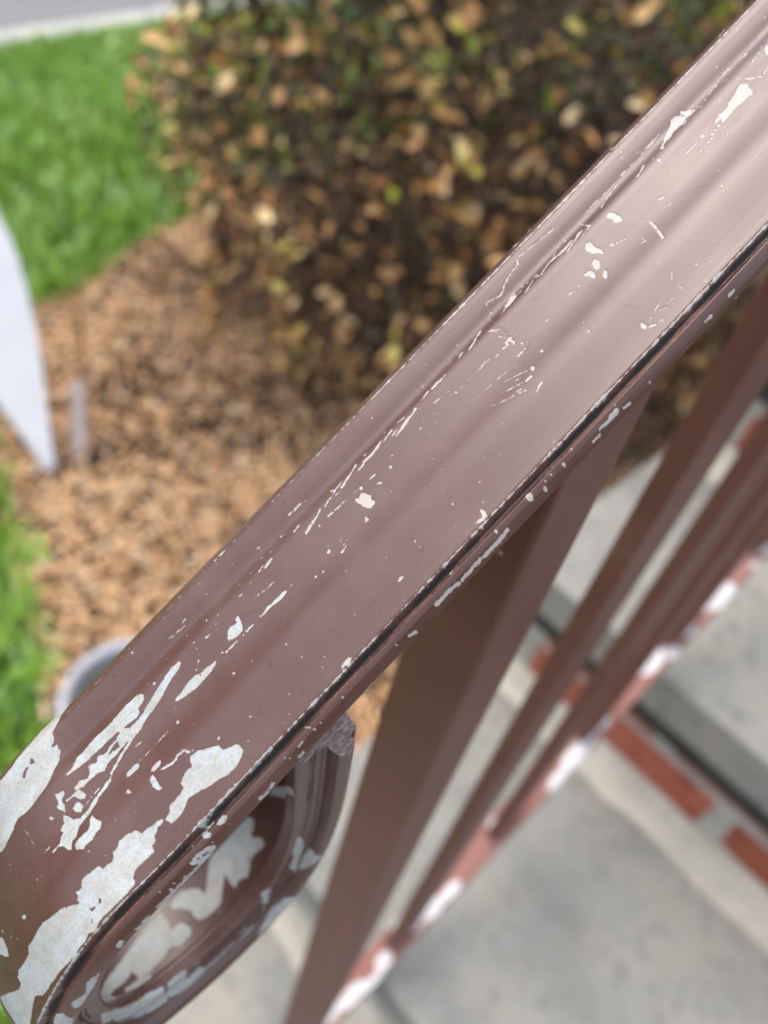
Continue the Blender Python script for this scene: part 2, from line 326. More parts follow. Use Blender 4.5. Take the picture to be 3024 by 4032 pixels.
# paint chips on the handrail: P patch, H island left in a patch, S<half width um> scratch, D<radius um> fleck; s,y in 0.01 mm along and across the rail
CHIPS = '''
P -8224,-2450 -8401,-2256 -8504,-2101 -8669,-2032 -8796,-1959 -8822,-1845 -8897,-1779 -8979,-1770 -8964,-1690 -8841,-1698 -8878,-1598 -8878,-1518 -8952,-1481 -9026,-1390 -9204,-1314 -9376,-1177 -9546,-1100 -9765,-1073 -9968,-1031 -10187,-1030 -10295,-1047 -10485,-1098 -10650,-1069 -10726,-1011 -10973,-972 -11243,-945 -11401,-943 -11482,-1041 -11296,-1597 -10719,-2064 -10409,-2085 -10006,-2091 -9601,-2245 -9237,-2368 -8753,-2450
H -9503,-1883 -9446,-1861 -9465,-1753 -9565,-1758 -9564,-1822
H -9715,-1805 -9612,-1787 -9708,-1743 -9864,-1666 -9903,-1714 -9811,-1778
P -6663,-1057 -6636,-971 -6754,-865 -6909,-853 -6969,-745 -7067,-731 -7297,-768 -7495,-773 -7600,-822 -7825,-826 -7982,-843 -8161,-830 -8358,-861 -8425,-844 -8577,-857 -8769,-883 -8934,-908 -9039,-929 -9041,-957 -8889,-971 -8724,-1027 -8641,-1083 -8423,-1089 -8181,-1125 -7956,-1123 -7739,-1102 -7500,-1115 -7289,-1127 -7078,-1141 -6949,-1111 -6801,-1115
P -5562,-932 -5548,-860 -5709,-794 -5906,-767 -6100,-708 -6362,-636 -6652,-564 -6904,-539 -7147,-451 -7356,-440 -7572,-382 -7735,-354 -7921,-295 -8105,-235 -8241,-183 -8275,-243 -8114,-298 -7969,-343 -7851,-388 -7609,-446 -7433,-490 -7231,-563 -7286,-674 -7116,-670 -6934,-681 -6742,-739 -6520,-797 -6241,-853 -5976,-925 -5749,-952
P -7543,-820 -7391,-723 -7298,-658 -7182,-624 -7158,-546 -7296,-518 -7529,-476 -7753,-481 -7888,-452 -8054,-454 -8165,-455 -8319,-393 -8437,-455 -8683,-481 -8880,-460 -9023,-517 -9059,-578 -8893,-630 -8693,-543 -8595,-608 -8548,-749 -8387,-673 -8232,-736 -8112,-673 -8001,-672 -7922,-702 -7713,-714 -7592,-759
H -7721,-667 -7745,-527 -8016,-578 -8078,-585 -7969,-640
P -8247,-189 -8338,-93 -8519,-59 -8725,-23 -8877,64 -9060,119 -9227,139 -9396,155 -9536,295 -9665,298 -9756,429 -9835,381 -9902,202 -10009,129 -9773,-23 -9797,-120 -9653,-162 -9572,-315 -9482,-204 -9437,-60 -9269,22 -9110,20 -8924,-33 -8737,-87 -8558,-123 -8366,-173
P -9053,202 -8914,487 -9020,586 -9147,588 -9261,651 -9398,619 -9521,647 -9665,523 -9639,418 -9507,371 -9355,391 -9250,392 -9173,340 -9123,237
P -9272,-730 -9284,-637 -9427,-591 -9417,-451 -9505,-329 -9556,-454 -9589,-564 -9511,-592 -9463,-808 -9370,-745
P -8991,-487 -8918,-287 -8976,-239 -9077,-283 -9141,-421 -9167,-499
P -9151,-328 -9091,-141 -9157,-76 -9288,-123 -9313,-249
P -4972,-289 -4980,-239 -5147,-182 -5288,-185 -5414,-172 -5696,-179 -5897,-216 -6069,-251 -6175,-298 -6164,-348 -5982,-359 -5802,-402 -5619,-414 -5493,-427 -5387,-346 -5230,-326 -5073,-307
P -7638,65 -7628,156 -7755,163 -7920,160 -7984,128 -7955,62 -7784,28
P -7187,435 -7182,519 -7313,547 -7416,535 -7465,461 -7370,412
P -7477,543 -7453,671 -7494,836 -7477,954 -7567,908 -7612,773 -7591,588
P -8162,342 -8090,361 -8073,491 -8141,456
P -6142,1105 -5986,1181 -5985,1338 -5846,1398 -5694,1445 -5660,1530 -5662,1658 -5787,1740 -5994,1790 -6234,1783 -6441,1707 -6631,1673 -6840,1596 -6950,1565 -7143,1503 -7269,1556 -7331,1596 -7471,1634 -7588,1645 -7736,1627 -7800,1640 -7785,1556 -7827,1443 -7683,1432 -7564,1322 -7431,1326 -7232,1317 -7116,1278 -7103,1164 -6963,1097 -6832,1072 -6682,1090 -6667,976 -6580,906 -6387,940
P -7820,1415 -7893,1464 -7993,1481 -8069,1443 -8061,1353 -7958,1372
P -8012,1439 -8094,1507 -8206,1547 -8230,1645 -8345,1658 -8378,1770 -8581,1769 -8732,1770 -8916,1786 -9025,1871 -9030,1981 -9231,2001 -9484,1996 -9743,1987 -9946,1963 -10046,1986 -10158,2021 -10294,2037 -10334,1936 -10191,1862 -10155,1712 -10013,1679 -10124,1602 -10178,1460 -10233,1317 -10132,1268 -10148,1183 -9994,1207 -9906,1099 -9719,1107 -9437,1158 -9408,1257 -9184,1301 -9093,1244 -9046,1145 -8931,1157 -8818,1070 -8636,1096 -8431,1166 -8358,1307 -8280,1308 -8103,1353
H -9813,1616 -9778,1662 -9790,1720 -9863,1736 -9852,1673
H -10109,1598 -9972,1711 -10090,1724 -10116,1664
P -10200,1417 -10113,1589 -10121,1742 -10208,1847 -10280,2026 -10421,1972 -10550,2042 -10792,2018 -11049,2039 -11258,2011 -11496,1973 -11782,1953 -12092,1926 -12390,1914 -12675,1874 -12791,1780 -12951,1705 -13242,1763 -13927,1900 -15921,1090 -15711,830 -15392,490 -14108,960 -13595,1173 -13384,1250 -13165,1239 -13169,1090 -12953,1034 -12587,1082 -12209,1102 -12087,996 -11687,1002 -11271,991 -10902,1105 -10607,1171 -10393,1290
P -13117,109 -13062,208 -12967,472 -13022,637 -13270,494 -13672,178 -13457,-66
P -11747,448 -11616,523 -11630,580 -11753,548 -11832,452
P -6906,2207 -6865,2295 -6985,2354 -7106,2311 -7127,2265 -7040,2202
P -7362,2189 -7330,2316 -7438,2336 -7523,2253 -7505,2152
P -7499,2462 -7534,2483 -7708,2488 -7861,2486 -8023,2469 -8109,2415 -8086,2371 -7965,2367 -7811,2370 -7606,2401
H -7680,2460 -7731,2459 -7898,2440 -7940,2422 -7812,2424 -7708,2438
P -10230,2436 -10252,2471 -10391,2490 -10509,2482 -10432,2443 -10324,2423
P -11267,2461 -11600,2490 -12025,2490 -12287,2490 -12420,2490 -12635,2490 -12777,2470 -12684,2414 -12522,2383 -12343,2413 -12247,2453 -12032,2456 -11731,2401 -11561,2418 -11465,2455
P -13063,2227 -12912,2344 -13195,2455 -13226,2486 -13731,2490 -13496,2342 -13272,2210
P -3899,-671 -3921,-589 -3938,-503 -3979,-424 -4046,-338 -4124,-334 -4223,-318 -4291,-338 -4367,-367 -4432,-391 -4403,-493 -4305,-579 -4197,-604 -4104,-574 -4020,-573 -4028,-634 -3991,-664
P -4942,-288 -4956,-262 -5037,-235 -5166,-302 -5254,-277 -5361,-270 -5449,-244 -5577,-293 -5716,-287 -5797,-353 -5675,-378 -5565,-431 -5455,-401 -5356,-316 -5269,-360 -5143,-329
P -2739,-245 -2741,-216 -2797,-187 -2927,-186 -3027,-189 -3170,-220 -3329,-233 -3445,-217 -3574,-244 -3562,-266 -3431,-272 -3299,-306 -3164,-266 -3014,-281 -2846,-277
P -2474,-1068 -2473,-1034 -2599,-986 -2727,-979 -2800,-1002 -2704,-1050 -2602,-1069
P -15,-566 29,-504 53,-420 88,-367 33,-274 55,-189 7,-145 -83,-134 -122,-100 -150,-155 -189,-242 -221,-299 -218,-392 -245,-455 -250,-547 -212,-561 -127,-541
P 5853,-1296 5821,-1228 5672,-1188 5530,-1192 5405,-1196 5311,-1193 5425,-1254 5597,-1316 5730,-1339
P 4963,-796 4925,-711 4906,-677 4900,-721 4925,-778
P 4629,335 4655,410 4618,461 4539,469 4536,406 4577,361
P 6629,-250 6615,-206 6544,-223 6541,-275 6594,-283
P 13194,-792 13226,-710 13155,-610 13116,-459 13026,-421 12951,-453 12813,-466 12687,-458 12574,-491 12474,-504 12335,-486 12197,-469 12021,-452 12015,-493 12133,-571 11982,-574 11918,-616 12081,-683 12258,-669 12397,-656 12472,-655 12550,-740 12649,-732 12801,-759 12991,-816 13130,-833
P 11712,-1539 11818,-1463 11819,-1367 11876,-1303 11728,-1264 11577,-1239 11499,-1270 11347,-1274 11198,-1219 11047,-1223 10896,-1196 10840,-1213 11040,-1310 11248,-1416 11410,-1452 11557,-1541
P 11906,-1536 11946,-1470 12067,-1392 12066,-1298 11918,-1259 11839,-1289 11866,-1405 11832,-1491
P 14353,-1047 14364,-1012 14125,-814 14112,-894 14196,-1005
P 8711,-984 8760,-934 8771,-832 8794,-741 8760,-639 8713,-570 8649,-619 8591,-661 8577,-741 8613,-790 8589,-881 8595,-948
P 7776,-852 7868,-783 7850,-692 7839,-591 7854,-512 7868,-431 7819,-353 7757,-354 7756,-445 7695,-504 7658,-583 7639,-697 7662,-780
P 7575,-438 7590,-358 7570,-268 7487,-178 7433,-168 7376,-211 7400,-305 7453,-406 7516,-423
P 7238,-332 7291,-285 7287,-171 7254,-95 7189,-68 7150,-163 7145,-232 7099,-296 7155,-333
P 7466,-50 7481,9 7342,165 7279,146 7330,30
P 9759,-247 9734,-209 9627,-245 9531,-315 9617,-325
P 6845,1509 6861,1580 6832,1671 6764,1694 6735,1617 6770,1537
P 5061,2328 5081,2387 5026,2420 4863,2410 4707,2415 4569,2404 4452,2397 4460,2371 4589,2347 4753,2376 4879,2334
P 57,2113 95,2175 10,2246 -32,2184 2,2126
P -2743,1932 -2717,2007 -2818,2038 -2997,2011 -2989,1950 -2878,1928
P 1431,1788 1465,1891 1418,2027 1280,2024 1179,1984 1104,1919 1322,1938
S196 -9330,-498 -9158,-474 -9013,-456
S112 -8633,-170 -8854,-148 -9211,-75
S196 -10000,113 -10185,116
S70 -10219,-35 -10437,-52
S253 -6484,855 -6564,816 -6635,694 -6724,700 -6815,673 -6882,711 -7012,713 -7257,629
S70 -6705,67 -6905,68 -7138,79 -7361,72 -7611,66
S70 -7315,-235 -7471,-255
S70 -10500,-748 -10488,-607 -10507,-470 -10508,-268
S84 -9768,-434 -9855,-444
S196 -7736,2490 -8225,2490 -8739,2490 -9198,2490
S168 -9454,2490 -9883,2490
S140 -5851,2474 -6136,2477 -6204,2462
S168 -4941,2467 -5016,2470
S140 -5166,2336 -5127,2395
S253 -5300,2113 -5445,2118 -5606,2110 -5759,2108 -5866,2107
S168 -4508,2125 -4449,2192 -4367,2292
S140 -5183,2325 -5125,2398
S168 -4858,2466 -5004,2472
S168 -5751,2461 -5835,2468
S168 -6035,2481 -6215,2470
S84 -4608,2351 -4679,2356 -4791,2365 -4840,2375
S154 -2565,-249 -2633,-230
S168 -2813,-602 -2939,-614 -3065,-607 -3164,-643
S140 -3244,-657 -3373,-666
S168 -2748,-1083 -2933,-1045
S112 -2967,-1046 -3022,-1043
S112 -3137,-1005 -3227,-1009
S112 -3513,-966 -3601,-968
S98 -2615,-611 -2666,-604
S253 -1542,-1156 -1702,-1119
S140 -1291,-1545 -1535,-1549
S56 -1535,-1549 -1630,-1559
S140 -2521,-1518 -2577,-1533
S84 -2613,-1245 -2678,-1312
S225 -3812,-244 -4012,-248
S225 -4294,-255 -4468,-250 -4637,-257
S140 -4384,-906 -4444,-900 -4542,-952
S196 -4595,-834 -4671,-844 -4772,-847
S98 -4851,-1602 -4975,-1582
S98 -4976,-1506 -5085,-1507 -5179,-1534
S98 -5205,-1526 -5341,-1529 -5459,-1566
S112 -5362,-473 -5417,-480
S112 -5211,-604 -5249,-575
S56 -4452,-822 -4519,-823
S253 2260,-1062 2098,-1022 1939,-1005
S393 1921,-1005 1727,-970
S281 1727,-970 1506,-928
S112 2405,-1102 2503,-1111
S112 2538,-1110 2756,-1151
S168 2756,-1151 2640,-1142
S140 2865,-1113 2998,-1121
S253 3111,-1108 3043,-1131
S196 1908,-1124 1740,-1158
S140 1637,-1044 1415,-996
S225 1523,-1133 1204,-1075
S140 1199,-1129 1128,-1109
S281 1137,-1120 960,-1080 810,-1051
S309 810,-1051 663,-1066 542,-1068
S253 542,-1068 461,-1016 322,-1020
S140 717,-1198 630,-1200
S253 367,-1179 197,-1119 66,-1090
S365 66,-1090 -39,-1071 -222,-1021
S168 -87,-1164 -201,-1128 -384,-1100 -476,-1190
S140 -349,-1099 -506,-1060
S112 -259,-963 -461,-990
S168 -564,-1033 -622,-1035
S140 -670,-1032 -797,-987
S140 -971,-1498 -1157,-1531
S168 -1157,-1531 -1392,-1543
S112 -1392,-1543 -1540,-1555
S196 -946,-1016 -1127,-953
S337 -1127,-953 -1342,-911 -1539,-869
S253 -1522,-1150 -1697,-1126
S84 503,-649 314,-653 135,-666 -2,-688
S140 -2,-688 -130,-700
S112 -358,-718 -498,-735
S168 -541,-727 -711,-749
S168 -785,-745 -930,-758
S84 -280,-79 -381,-62
S112 -308,16 -350,5
S84 -1032,-133 -1147,-113
S84 -1118,11 -1187,28
S112 -1141,94 -1270,117
S112 1116,-664 1042,-660
S84 2764,-803 2611,-827
S56 3046,-765 2795,-799
S70 1996,-627 1887,-623
S140 7698,-1763 7517,-1785 7337,-1808 7157,-1830 6958,-1852 6759,-1875
S168 6759,-1875 6634,-1896 6533,-1865 6496,-1799 6397,-1767 6240,-1760 6082,-1734
S140 6082,-1734 5986,-1698 5878,-1677 5772,-1596 5627,-1560
S98 5627,-1560 5468,-1615 5262,-1688 5212,-1584 5176,-1471 5139,-1414
S140 5083,-1354 4988,-1313
S196 8019,-1178 7891,-1196 7749,-1119
S168 7749,-1119 7575,-1111 7391,-1056
S84 7634,-1335 7509,-1357 7356,-1369
S253 7676,-1203 7452,-1150 7291,-1155
S225 7291,-1155 7122,-1204 6923,-1225
S168 6923,-1225 6749,-1200 6577,-1134
S112 7257,-1312 7142,-1275
S112 6556,-1191 6471,-1173
S140 6542,-1256 6291,-1184 6002,-1107
S84 6301,-1284 6210,-1292
S98 6136,-1320 5964,-1333 5669,-1384
S84 5302,-1184 5234,-1177
S140 5992,-1252 5845,-1233
S168 4943,-910 4866,-955 4725,-1087
S112 4806,-1052 4764,-1047
S281 4620,-1280 4491,-1252
S253 4491,-1252 4288,-1170 4139,-1146
S140 4175,-1145 4081,-1123
S112 4769,-800 4847,-690 4917,-573
S196 4920,-559 4727,-563
S225 4835,-580 4879,-455 4852,-398
S168 4928,-435 4847,-475
S225 4754,-506 4597,-509
S140 5112,-178 5024,-228
S168 4961,-285 4976,-201
S225 4904,-118 4772,-111 4665,-118
S168 4464,-503 4365,-510
S168 3968,-1238 3829,-1184 3711,-1152
S112 4264,-583 4159,-585
S112 4109,-605 3914,-590 3777,-612
S112 3732,-603 3512,-598
S112 3443,-600 3268,-604
S253 4418,517 4266,513
S140 4476,331 4306,242 4021,112
S84 4278,336 4103,268
S112 4229,482 4079,425 3752,269
S98 4531,63 4315,-33 4104,-68 3789,-105 3513,-111 3250,-147
S112 4097,670 3883,562 3654,466 3364,307
S112 4052,566 3945,521
S84 4547,-18 4439,-50
S84 4120,353 4003,297
S168 4437,817 4366,818 4269,865 4212,886
S112 5804,-205 5717,-207
S253 3185,-1111 3037,-1125 2851,-1118
S112 3650,-1287 3543,-1290
S112 3319,-1118 3231,-1120
S196 2767,-1143 2611,-1130
S112 2560,-1114 2515,-1104
S140 2424,-1084 2347,-1071
S84 3629,-1122 3576,-1124
S84 2807,-793 2621,-820
S56 2982,-790 2842,-792
S140 4261,-2207 4216,-2253
S140 12106,-1283 11613,-1206
S84 12333,-1291 11993,-1227
S112 12469,-1259 12179,-1190
S281 11279,-599 11109,-602 10947,-596
S168 11549,-599 11467,-595
S225 11868,-182 11817,-173
S140 12949,-1337 12789,-1321 12619,-1289
S112 13168,-1192 13056,-1211
S168 13435,-1407 13165,-1382
S140 13107,-1383 13005,-1365
S112 13778,-1410 13606,-1384 13434,-1358
S98 14585,-1416 14329,-1371 14094,-1345
S140 14094,-1345 13883,-1307
S112 14248,-1402 13875,-1360 13740,-1348
S112 14138,-1064 13904,-1022
S56 14565,-1199 14288,-1131 14203,-1098
S56 13847,-1024 13779,-1002
S253 13377,-752 13316,-826
S225 13535,-572 13460,-665 13367,-744
S168 13822,-627 13637,-590
S84 14614,-2450 14581,-2450
S140 14734,-2010 14638,-2059 14497,-2105 14467,-2279 14386,-2334 14226,-2260 14109,-2131
S112 14655,-2450 14368,-2226
S112 14560,-1969 14454,-1934
S112 14418,-2015 14311,-2010
S112 14230,-1931 14186,-1975
S112 11100,-1521 10874,-1497
S168 10874,-1497 10643,-1501
S112 10643,-1501 10369,-1469 10062,-1474 9721,-1483
S84 10797,-1499 10532,-1540 10404,-1597
S225 10201,-1201 10001,-1132
S168 10001,-1132 9845,-1105
S112 12430,-200 12232,-255
S84 12567,144 12507,132
S84 10935,357 10869,321
S84 11003,376 10975,369
S84 9656,-1428 9453,-1488
S112 9594,-1475 9287,-1459 8995,-1474 8692,-1479 8446,-1477
S140 9529,-1400 9317,-1371
S140 9317,-1371 9062,-1324 8781,-1252
S281 9016,-9 8948,169
S337 8980,108 8873,316
S281 8873,316 8785,490
S196 8394,-204 8230,-264
S140 8128,-323 8049,-348
S140 8240,-1104 7928,-1059
S140 8009,-1169 7724,-1129 7387,-1053
S253 7650,-1180 7439,-1186 7228,-1192
S84 7612,-1346 7423,-1372
S84 8185,-1385 8191,-1119
S140 8154,1251 8041,1337
S112 7983,1548 7990,1675
S225 6655,-231 6540,-261
S112 7483,1454 7348,1532 7169,1578
S168 7459,1692 7294,1626
S112 7556,1629 7479,1709 7436,1810
S168 7705,1658 7603,1640
S168 6984,1798 6859,1717
S112 7055,1605 6991,1624
S112 7176,1823 7070,1810
S84 9713,35 9454,-34
S84 8546,220 8439,168
S168 5387,2435 5198,2424
S225 4433,2433 4203,2437
S253 8800,2410 8624,2407
S225 8039,2428 7845,2416
S281 1539,2406 1218,2432 891,2426
S253 891,2426 519,2419 79,2426
S281 -14,2425 -222,2405
S337 -268,2405 -694,2404
S225 -1386,2452 -1564,2430
S253 -766,1577 -858,1574
S140 -1127,70 -1283,110
S112 -1041,-137 -1137,-112
S140 -1473,-147 -1521,-149
S140 -357,-24 -419,16
D449 -6415,86
D393 -6298,-992
D225 -8162,394
D337 -9828,-480
D168 -10866,237
D168 -10254,572
D168 -11412,-590
D337 -12577,437
D337 -12966,65
D225 -9442,770
D337 -4810,250
D168 -5102,1275
D225 -12315,630
D281 -8368,2466
D281 -8719,2457
D225 -8577,2424
D168 -8864,2360
D225 -7800,2209
D281 -4339,2365
D168 -4148,2367
D168 -5108,1267
D281 -5893,1096
D168 -5463,1594
D898 -7285,2113
D674 -7187,2123
D561 -7036,2125
D281 -4712,-320
D168 -4396,-173
D168 -5142,-692
D168 -5048,-980
D281 -4519,-1169
D225 -5208,-1982
D281 -6264,-1958
D168 -4107,-236
D168 -4253,-263
D168 -1992,-1312
D168 -2413,-1214
D112 -2548,-1441
D112 -3404,-1745
D168 -3522,729
D168 -4232,-1039
D112 -2624,-1108
D112 -3432,-1213
D112 -4128,-1644
D337 -4795,266
D393 57,-647
D337 856,-491
D449 -375,2
D449 -1475,-138
D168 2318,-981
D168 1434,-1732
D168 2100,-624
D168 1381,-1250
D281 436,-402
D225 477,-362
D168 391,-445
D225 -12,1230
D168 -435,23
D112 1152,110
D168 -2001,-1314
D168 -1917,-1291
D168 -1216,-751
D168 146,36
D281 3132,-616
D168 2457,-626
D225 1124,1265
D112 507,-1300
D281 3133,-601
D337 5054,251
D168 4509,-511
D225 3996,-1208
D281 5049,-2226
D168 5048,-551
D168 4326,-210
D225 6670,-191
D561 6975,-2358
D449 6928,-2391
D337 6998,-2276
D561 7493,-2401
D225 7159,-2180
D505 11940,-495
D449 11820,-477
D449 11682,-459
D393 11570,-401
D393 11457,-403
D449 10821,-1167
D281 11830,-183
D337 11940,-149
D168 11757,-245
D449 11502,-598
D393 11171,-389
D337 10217,-1885
D281 10110,-1785
D168 10926,-2450
D225 10205,-2177
D225 13625,-974
D225 10722,-931
D225 10443,-1129
D168 10368,-1258
D168 11560,185
D449 10461,-986
D281 13327,-1642
D168 15063,-1637
D281 8983,-218
D449 8091,-347
D281 8180,-295
D281 10535,675
D281 10213,-1884
D281 10107,-1784
D225 8622,1514
D225 10724,-929
D225 10453,-1121
D337 10440,-985
D168 10355,1046
D337 11181,-394
D225 6679,-197
D281 6002,783
D393 3376,2354
D225 5082,2289
D337 3727,2256
D225 3018,2311
D786 2359,2306
D505 2729,2402
D225 2805,2240
D225 2838,2317
D281 6015,2439
D393 1320,2296
D281 -521,2114
D168 -1887,2389
D168 -3110,2124
D225 -3454,2341
D337 -808,1571
D281 -1,2108
D225 -1873,117
D281 -2074,66
D168 -3523,727
D168 -3110,1531
D168 -4182,1538
D112 -1693,936
D168 -1683,1720
D168 -1557,1520
'''
SCROLL_CHIPS = '''
P -29174,11450 -29274,11177 -29074,11027 -28824,10977 -28724,10827 -28974,10677 -29074,10468 -28974,10359 -28724,10359 -28424,10413 -28174,10413 -27874,10195 -27674,10086 -27474,10195 -27324,10195 -27074,10141 -27024,10359 -27074,10627 -27124,10777 -26824,10522 -26624,10359 -26424,10141 -26224,10086 -25924,10086 -25774,10086 -25474,10195 -25424,10359 -25424,10627 -25224,10877 -25024,11027 -24924,11177 -25224,11341 -25524,11341 -25824,11177 -26024,11027 -26124,10727 -26374,10927 -26624,11177 -26774,11341 -27024,11504 -27424,11504 -27874,11504 -28474,11504 -29024,11450
P -24624,11286 -24624,11127 -24624,10827 -24574,10522 -24824,10577 -25024,10468 -25124,10195 -25024,10031 -24724,9977 -24524,9977 -24374,10086 -24224,10141 -23974,10031 -23674,9977 -23324,9925 -22974,9977 -22874,10304 -22724,10195 -22424,10141 -22074,10141 -17324,7706 -22024,10522 -22524,10677 -23224,10927 -23874,11127
P -22374,9977 -22874,9977 -23324,9872 -22674,7759 -22874,9768 -22374,9872
P -16724,7494 -22074,10031 -19374,7812 -17074,7494
P -17374,7192 -18324,7442 -20424,7547 -22074,7600 -22974,7494 -23224,6644 -23224,6333 -22524,6393 -21474,6644 -20174,6892 -18724,7192 -18924,7042 -18374,6942
P -23174,7442 -23624,7494 -24124,7442 -24074,6644 -23774,6517 -24624,6644 -24774,6393 -24724,6273 -24124,6273 -23674,6273 -23274,6393
P -28774,6115 -28974,5849 -28674,5795 -28024,5795 -27424,5849 -26824,5903 -27224,6063 -27924,6220
P -28974,7494 -29474,7342 -27974,6393 -28074,6942
P -33324,7192 -32074,6644 -31124,6517 -30374,6393 -29924,6273 -30124,6644 -31924,7142
P -31674,6333 -31474,5795 -30974,5956 -30324,6220 -30224,6333 -31024,6393
P -31074,11231 -37074,7547 -36724,7442 -31374,10577 -30724,11177
S276 -24774,6333 -25174,6333 -25574,6333 -25974,6333 -26424,6273 -27024,6273
S150 -26824,6393 -26474,6393
S226 -24474,7342 -24774,7342
D702 -29724,7092
D502 -29474,6580
D401 -30674,7759
D451 -26174,9925
D451 -27774,6393
D401 -24524,10086
'''
SCUFFS = '''
S253 9713,-174 9975,-2 10233,202 10460,422
S112 9065,-860 9381,-506 9545,-320 9713,-174
S112 10786,759 10987,996 11196,1351
S112 7924,155 7948,574 8095,1171
S112 6986,-131 6960,240 6925,629 6939,966 7059,1279
S84 8648,-472 8918,-51 9197,414
S84 8543,-712 8242,-696
S140 5401,-116 5133,-132 4910,-59 4658,77 4423,241
S84 4332,612 4565,686 4737,873
S84 4148,-309 4543,-146
S84 -3539,-692 -3441,-532 -3271,-454 -3040,-328
S84 -2783,-787 -2679,-655 -2526,-596 -2536,-698 -2478,-781
S140 -3872,-625 -3674,-501 -3477,-375
S112 -4897,-1069 -4499,-923 -4136,-713
S84 -4665,-734 -4494,-537 -4394,-535
S112 -4835,1216 -4860,1315 -4881,1403
S112 -7981,1903 -8131,1929
S112 6969,-140 6975,311 6945,778 7049,1249
S70 -7975,159 -8686,92 -9422,104 -10383,15
S56 -9128,875 -10076,846 -11144,626
D261 -111,-2054
D308 -481,-2031
D261 -683,-2007
D213 -300,-1813
D142 -343,-1726
D166 -877,-1789
D118 -816,-1790
D118 515,-1969
D284 465,583
D237 105,832
D190 233,907
D237 -103,1139
D190 -683,884
D166 -315,1134
D142 1242,975
D118 1177,621
D261 6166,-2056
D213 5967,-2127
D213 4822,-2450
D213 4893,-1745
D213 4182,-1682
D142 4247,-1668
D616 6011,-794
D426 5921,-843
D332 6017,-507
D213 4977,991
D213 3453,-2036
D166 3656,-2056
D118 5235,983
D343 11981,-1825
D245 12791,-1779
D221 11113,-1860
D270 12298,-1760
D196 12154,-1772
D196 11685,-1810
D196 11790,-1798
D172 11569,-1812
D221 10405,-2044
D221 10514,-1986
D270 9613,-1805
D245 9314,-1751
D221 12660,-2388
D319 11619,888
D284 -3248,-1955
D213 -3336,-1977
D213 -3423,-1999
D261 -6025,-1983
D166 -5937,-1985
D166 -5579,-1998
D213 -5516,-684
D142 -5509,-660
D237 -5105,-2116
D142 -4135,-1030
D95 -3532,-872
D284 -7051,-2091
D406 -6911,-1868
D183 -6923,-1984
D284 -7936,-1953
D223 -8016,-1962
D183 -6031,-1983
D142 -5944,-1998
D325 -7502,-2082
D142 -7191,-1854
D122 -6764,-2161
D223 8479,865
D251 7255,830
D251 6452,768
D195 6263,646
D223 10573,1024
D167 9218,464
D251 8687,-1702
D223 9630,-1788
D223 9316,-1748
'''
# ------------------------------------------------------------------ stair railing: moulded handrail with a scroll
TH = math.radians(34.4)
CT, ST, TT = math.cos(TH), math.sin(TH), math.tan(TH)

def rail_path():
    ln = lambda x: (x + .0055 * ST, x * TT - .0055 * CT)
    P = [ln(-.01), ln(-.03), ln(-.05), ln(-.068), (-.0760, -.0575), (-.0850, -.0655), (-.0925, -.0780), (-.0985, -.0930),
         (-.1010, -.1085), (-.0998, -.1245), (-.0955, -.1430), (-.0845, -.1580), (-.0640, -.1622), (-.0444, -.1575),
         (-.0285, -.1450), (-.0200, -.1265), (-.0175, -.1050), (-.0180, -.0850), (-.0195, -.0650), (-.0205, -.0530)]
    P = np.array(P)
    out = []
    for i in range(len(P) - 1):
        p0 = P[max(i - 1, 0)]; p1 = P[i]; p2 = P[i + 1]; p3 = P[min(i + 2, len(P) - 1)]
        for t in np.linspace(0, 1, 40, endpoint=False):
            out.append(.5 * ((2 * p1) + (-p0 + p2) * t + (2 * p0 - 5 * p1 + 4 * p2 - p3) * t * t + (-p0 + 3 * p1 - 3 * p2 + p3) * t ** 3))
    out.append(P[-1]); out = np.array(out)
    for _ in range(60):
        out[1:-1] = .25 * out[:-2] + .5 * out[1:-1] + .25 * out[2:]
    out = np.vstack([[ln(.9)], [ln(.05)], out])
    d = np.r_[0, np.cumsum(np.hypot(*np.diff(out, axis=0).T))]
    n = int(d[-1] / .0002)
    ss = np.linspace(0, d[-1], n)
    q = np.c_[np.interp(ss, d, out[:, 0]), np.interp(ss, d, out[:, 1])]
    t = np.gradient(q, axis=0); t /= np.linalg.norm(t, axis=1)[:, None]
    ker = np.ones(51) / 51
    for j in range(2):
        t[:, j] = np.convolve(np.pad(t[:, j], 25, mode='edge'), ker, 'valid')
    t /= np.linalg.norm(t, axis=1)[:, None]
    N = np.c_[t[:, 1], -t[:, 0]]
    if N[0] @ np.array([-ST, CT]) < 0: N = -N
    outer = q + .0055 * N
    i0 = np.argmin(np.hypot(outer[:, 0], outer[:, 1]))
    d2 = np.r_[0, np.cumsum(np.hypot(*np.diff(outer, axis=0).T))]
    return -(d2 - d2[i0]), outer, N

PATH_S, PATH_P, PATH_N = rail_path()
YO = -.0018
TOPY = np.array([-.0252, -.0251, -.0246, -.0239, -.0231, -.0225, -.0219, -.0212, -.0204, -.0190, -.0165, -.0145, -.0135, -.0125, -.0114, -.0100, -.0080, -.0050, -.0020, .0000, .0025, .0050, .0068, .0090, .0120, .0160, .0188, .0202, .0208, .0211, .0214, .0218, .0226, .0236, .0245, .0250])
TOPZ = np.array([-.0062, -.0052, -.0040, -.0030, -.0022, -.0014, -.0007, -.0002, .00005, .0000, -.0004, -.0010, -.0012, -.0008, -.0002, .0000, -.0002, -.0004, -.0005, -.0004, .0000, .0006, .0008, .00082, .0006, .0003, .0002, .00035, .0001, -.0011, -.0026, -.0027, -.0022, -.0030, -.0046, -.0062])

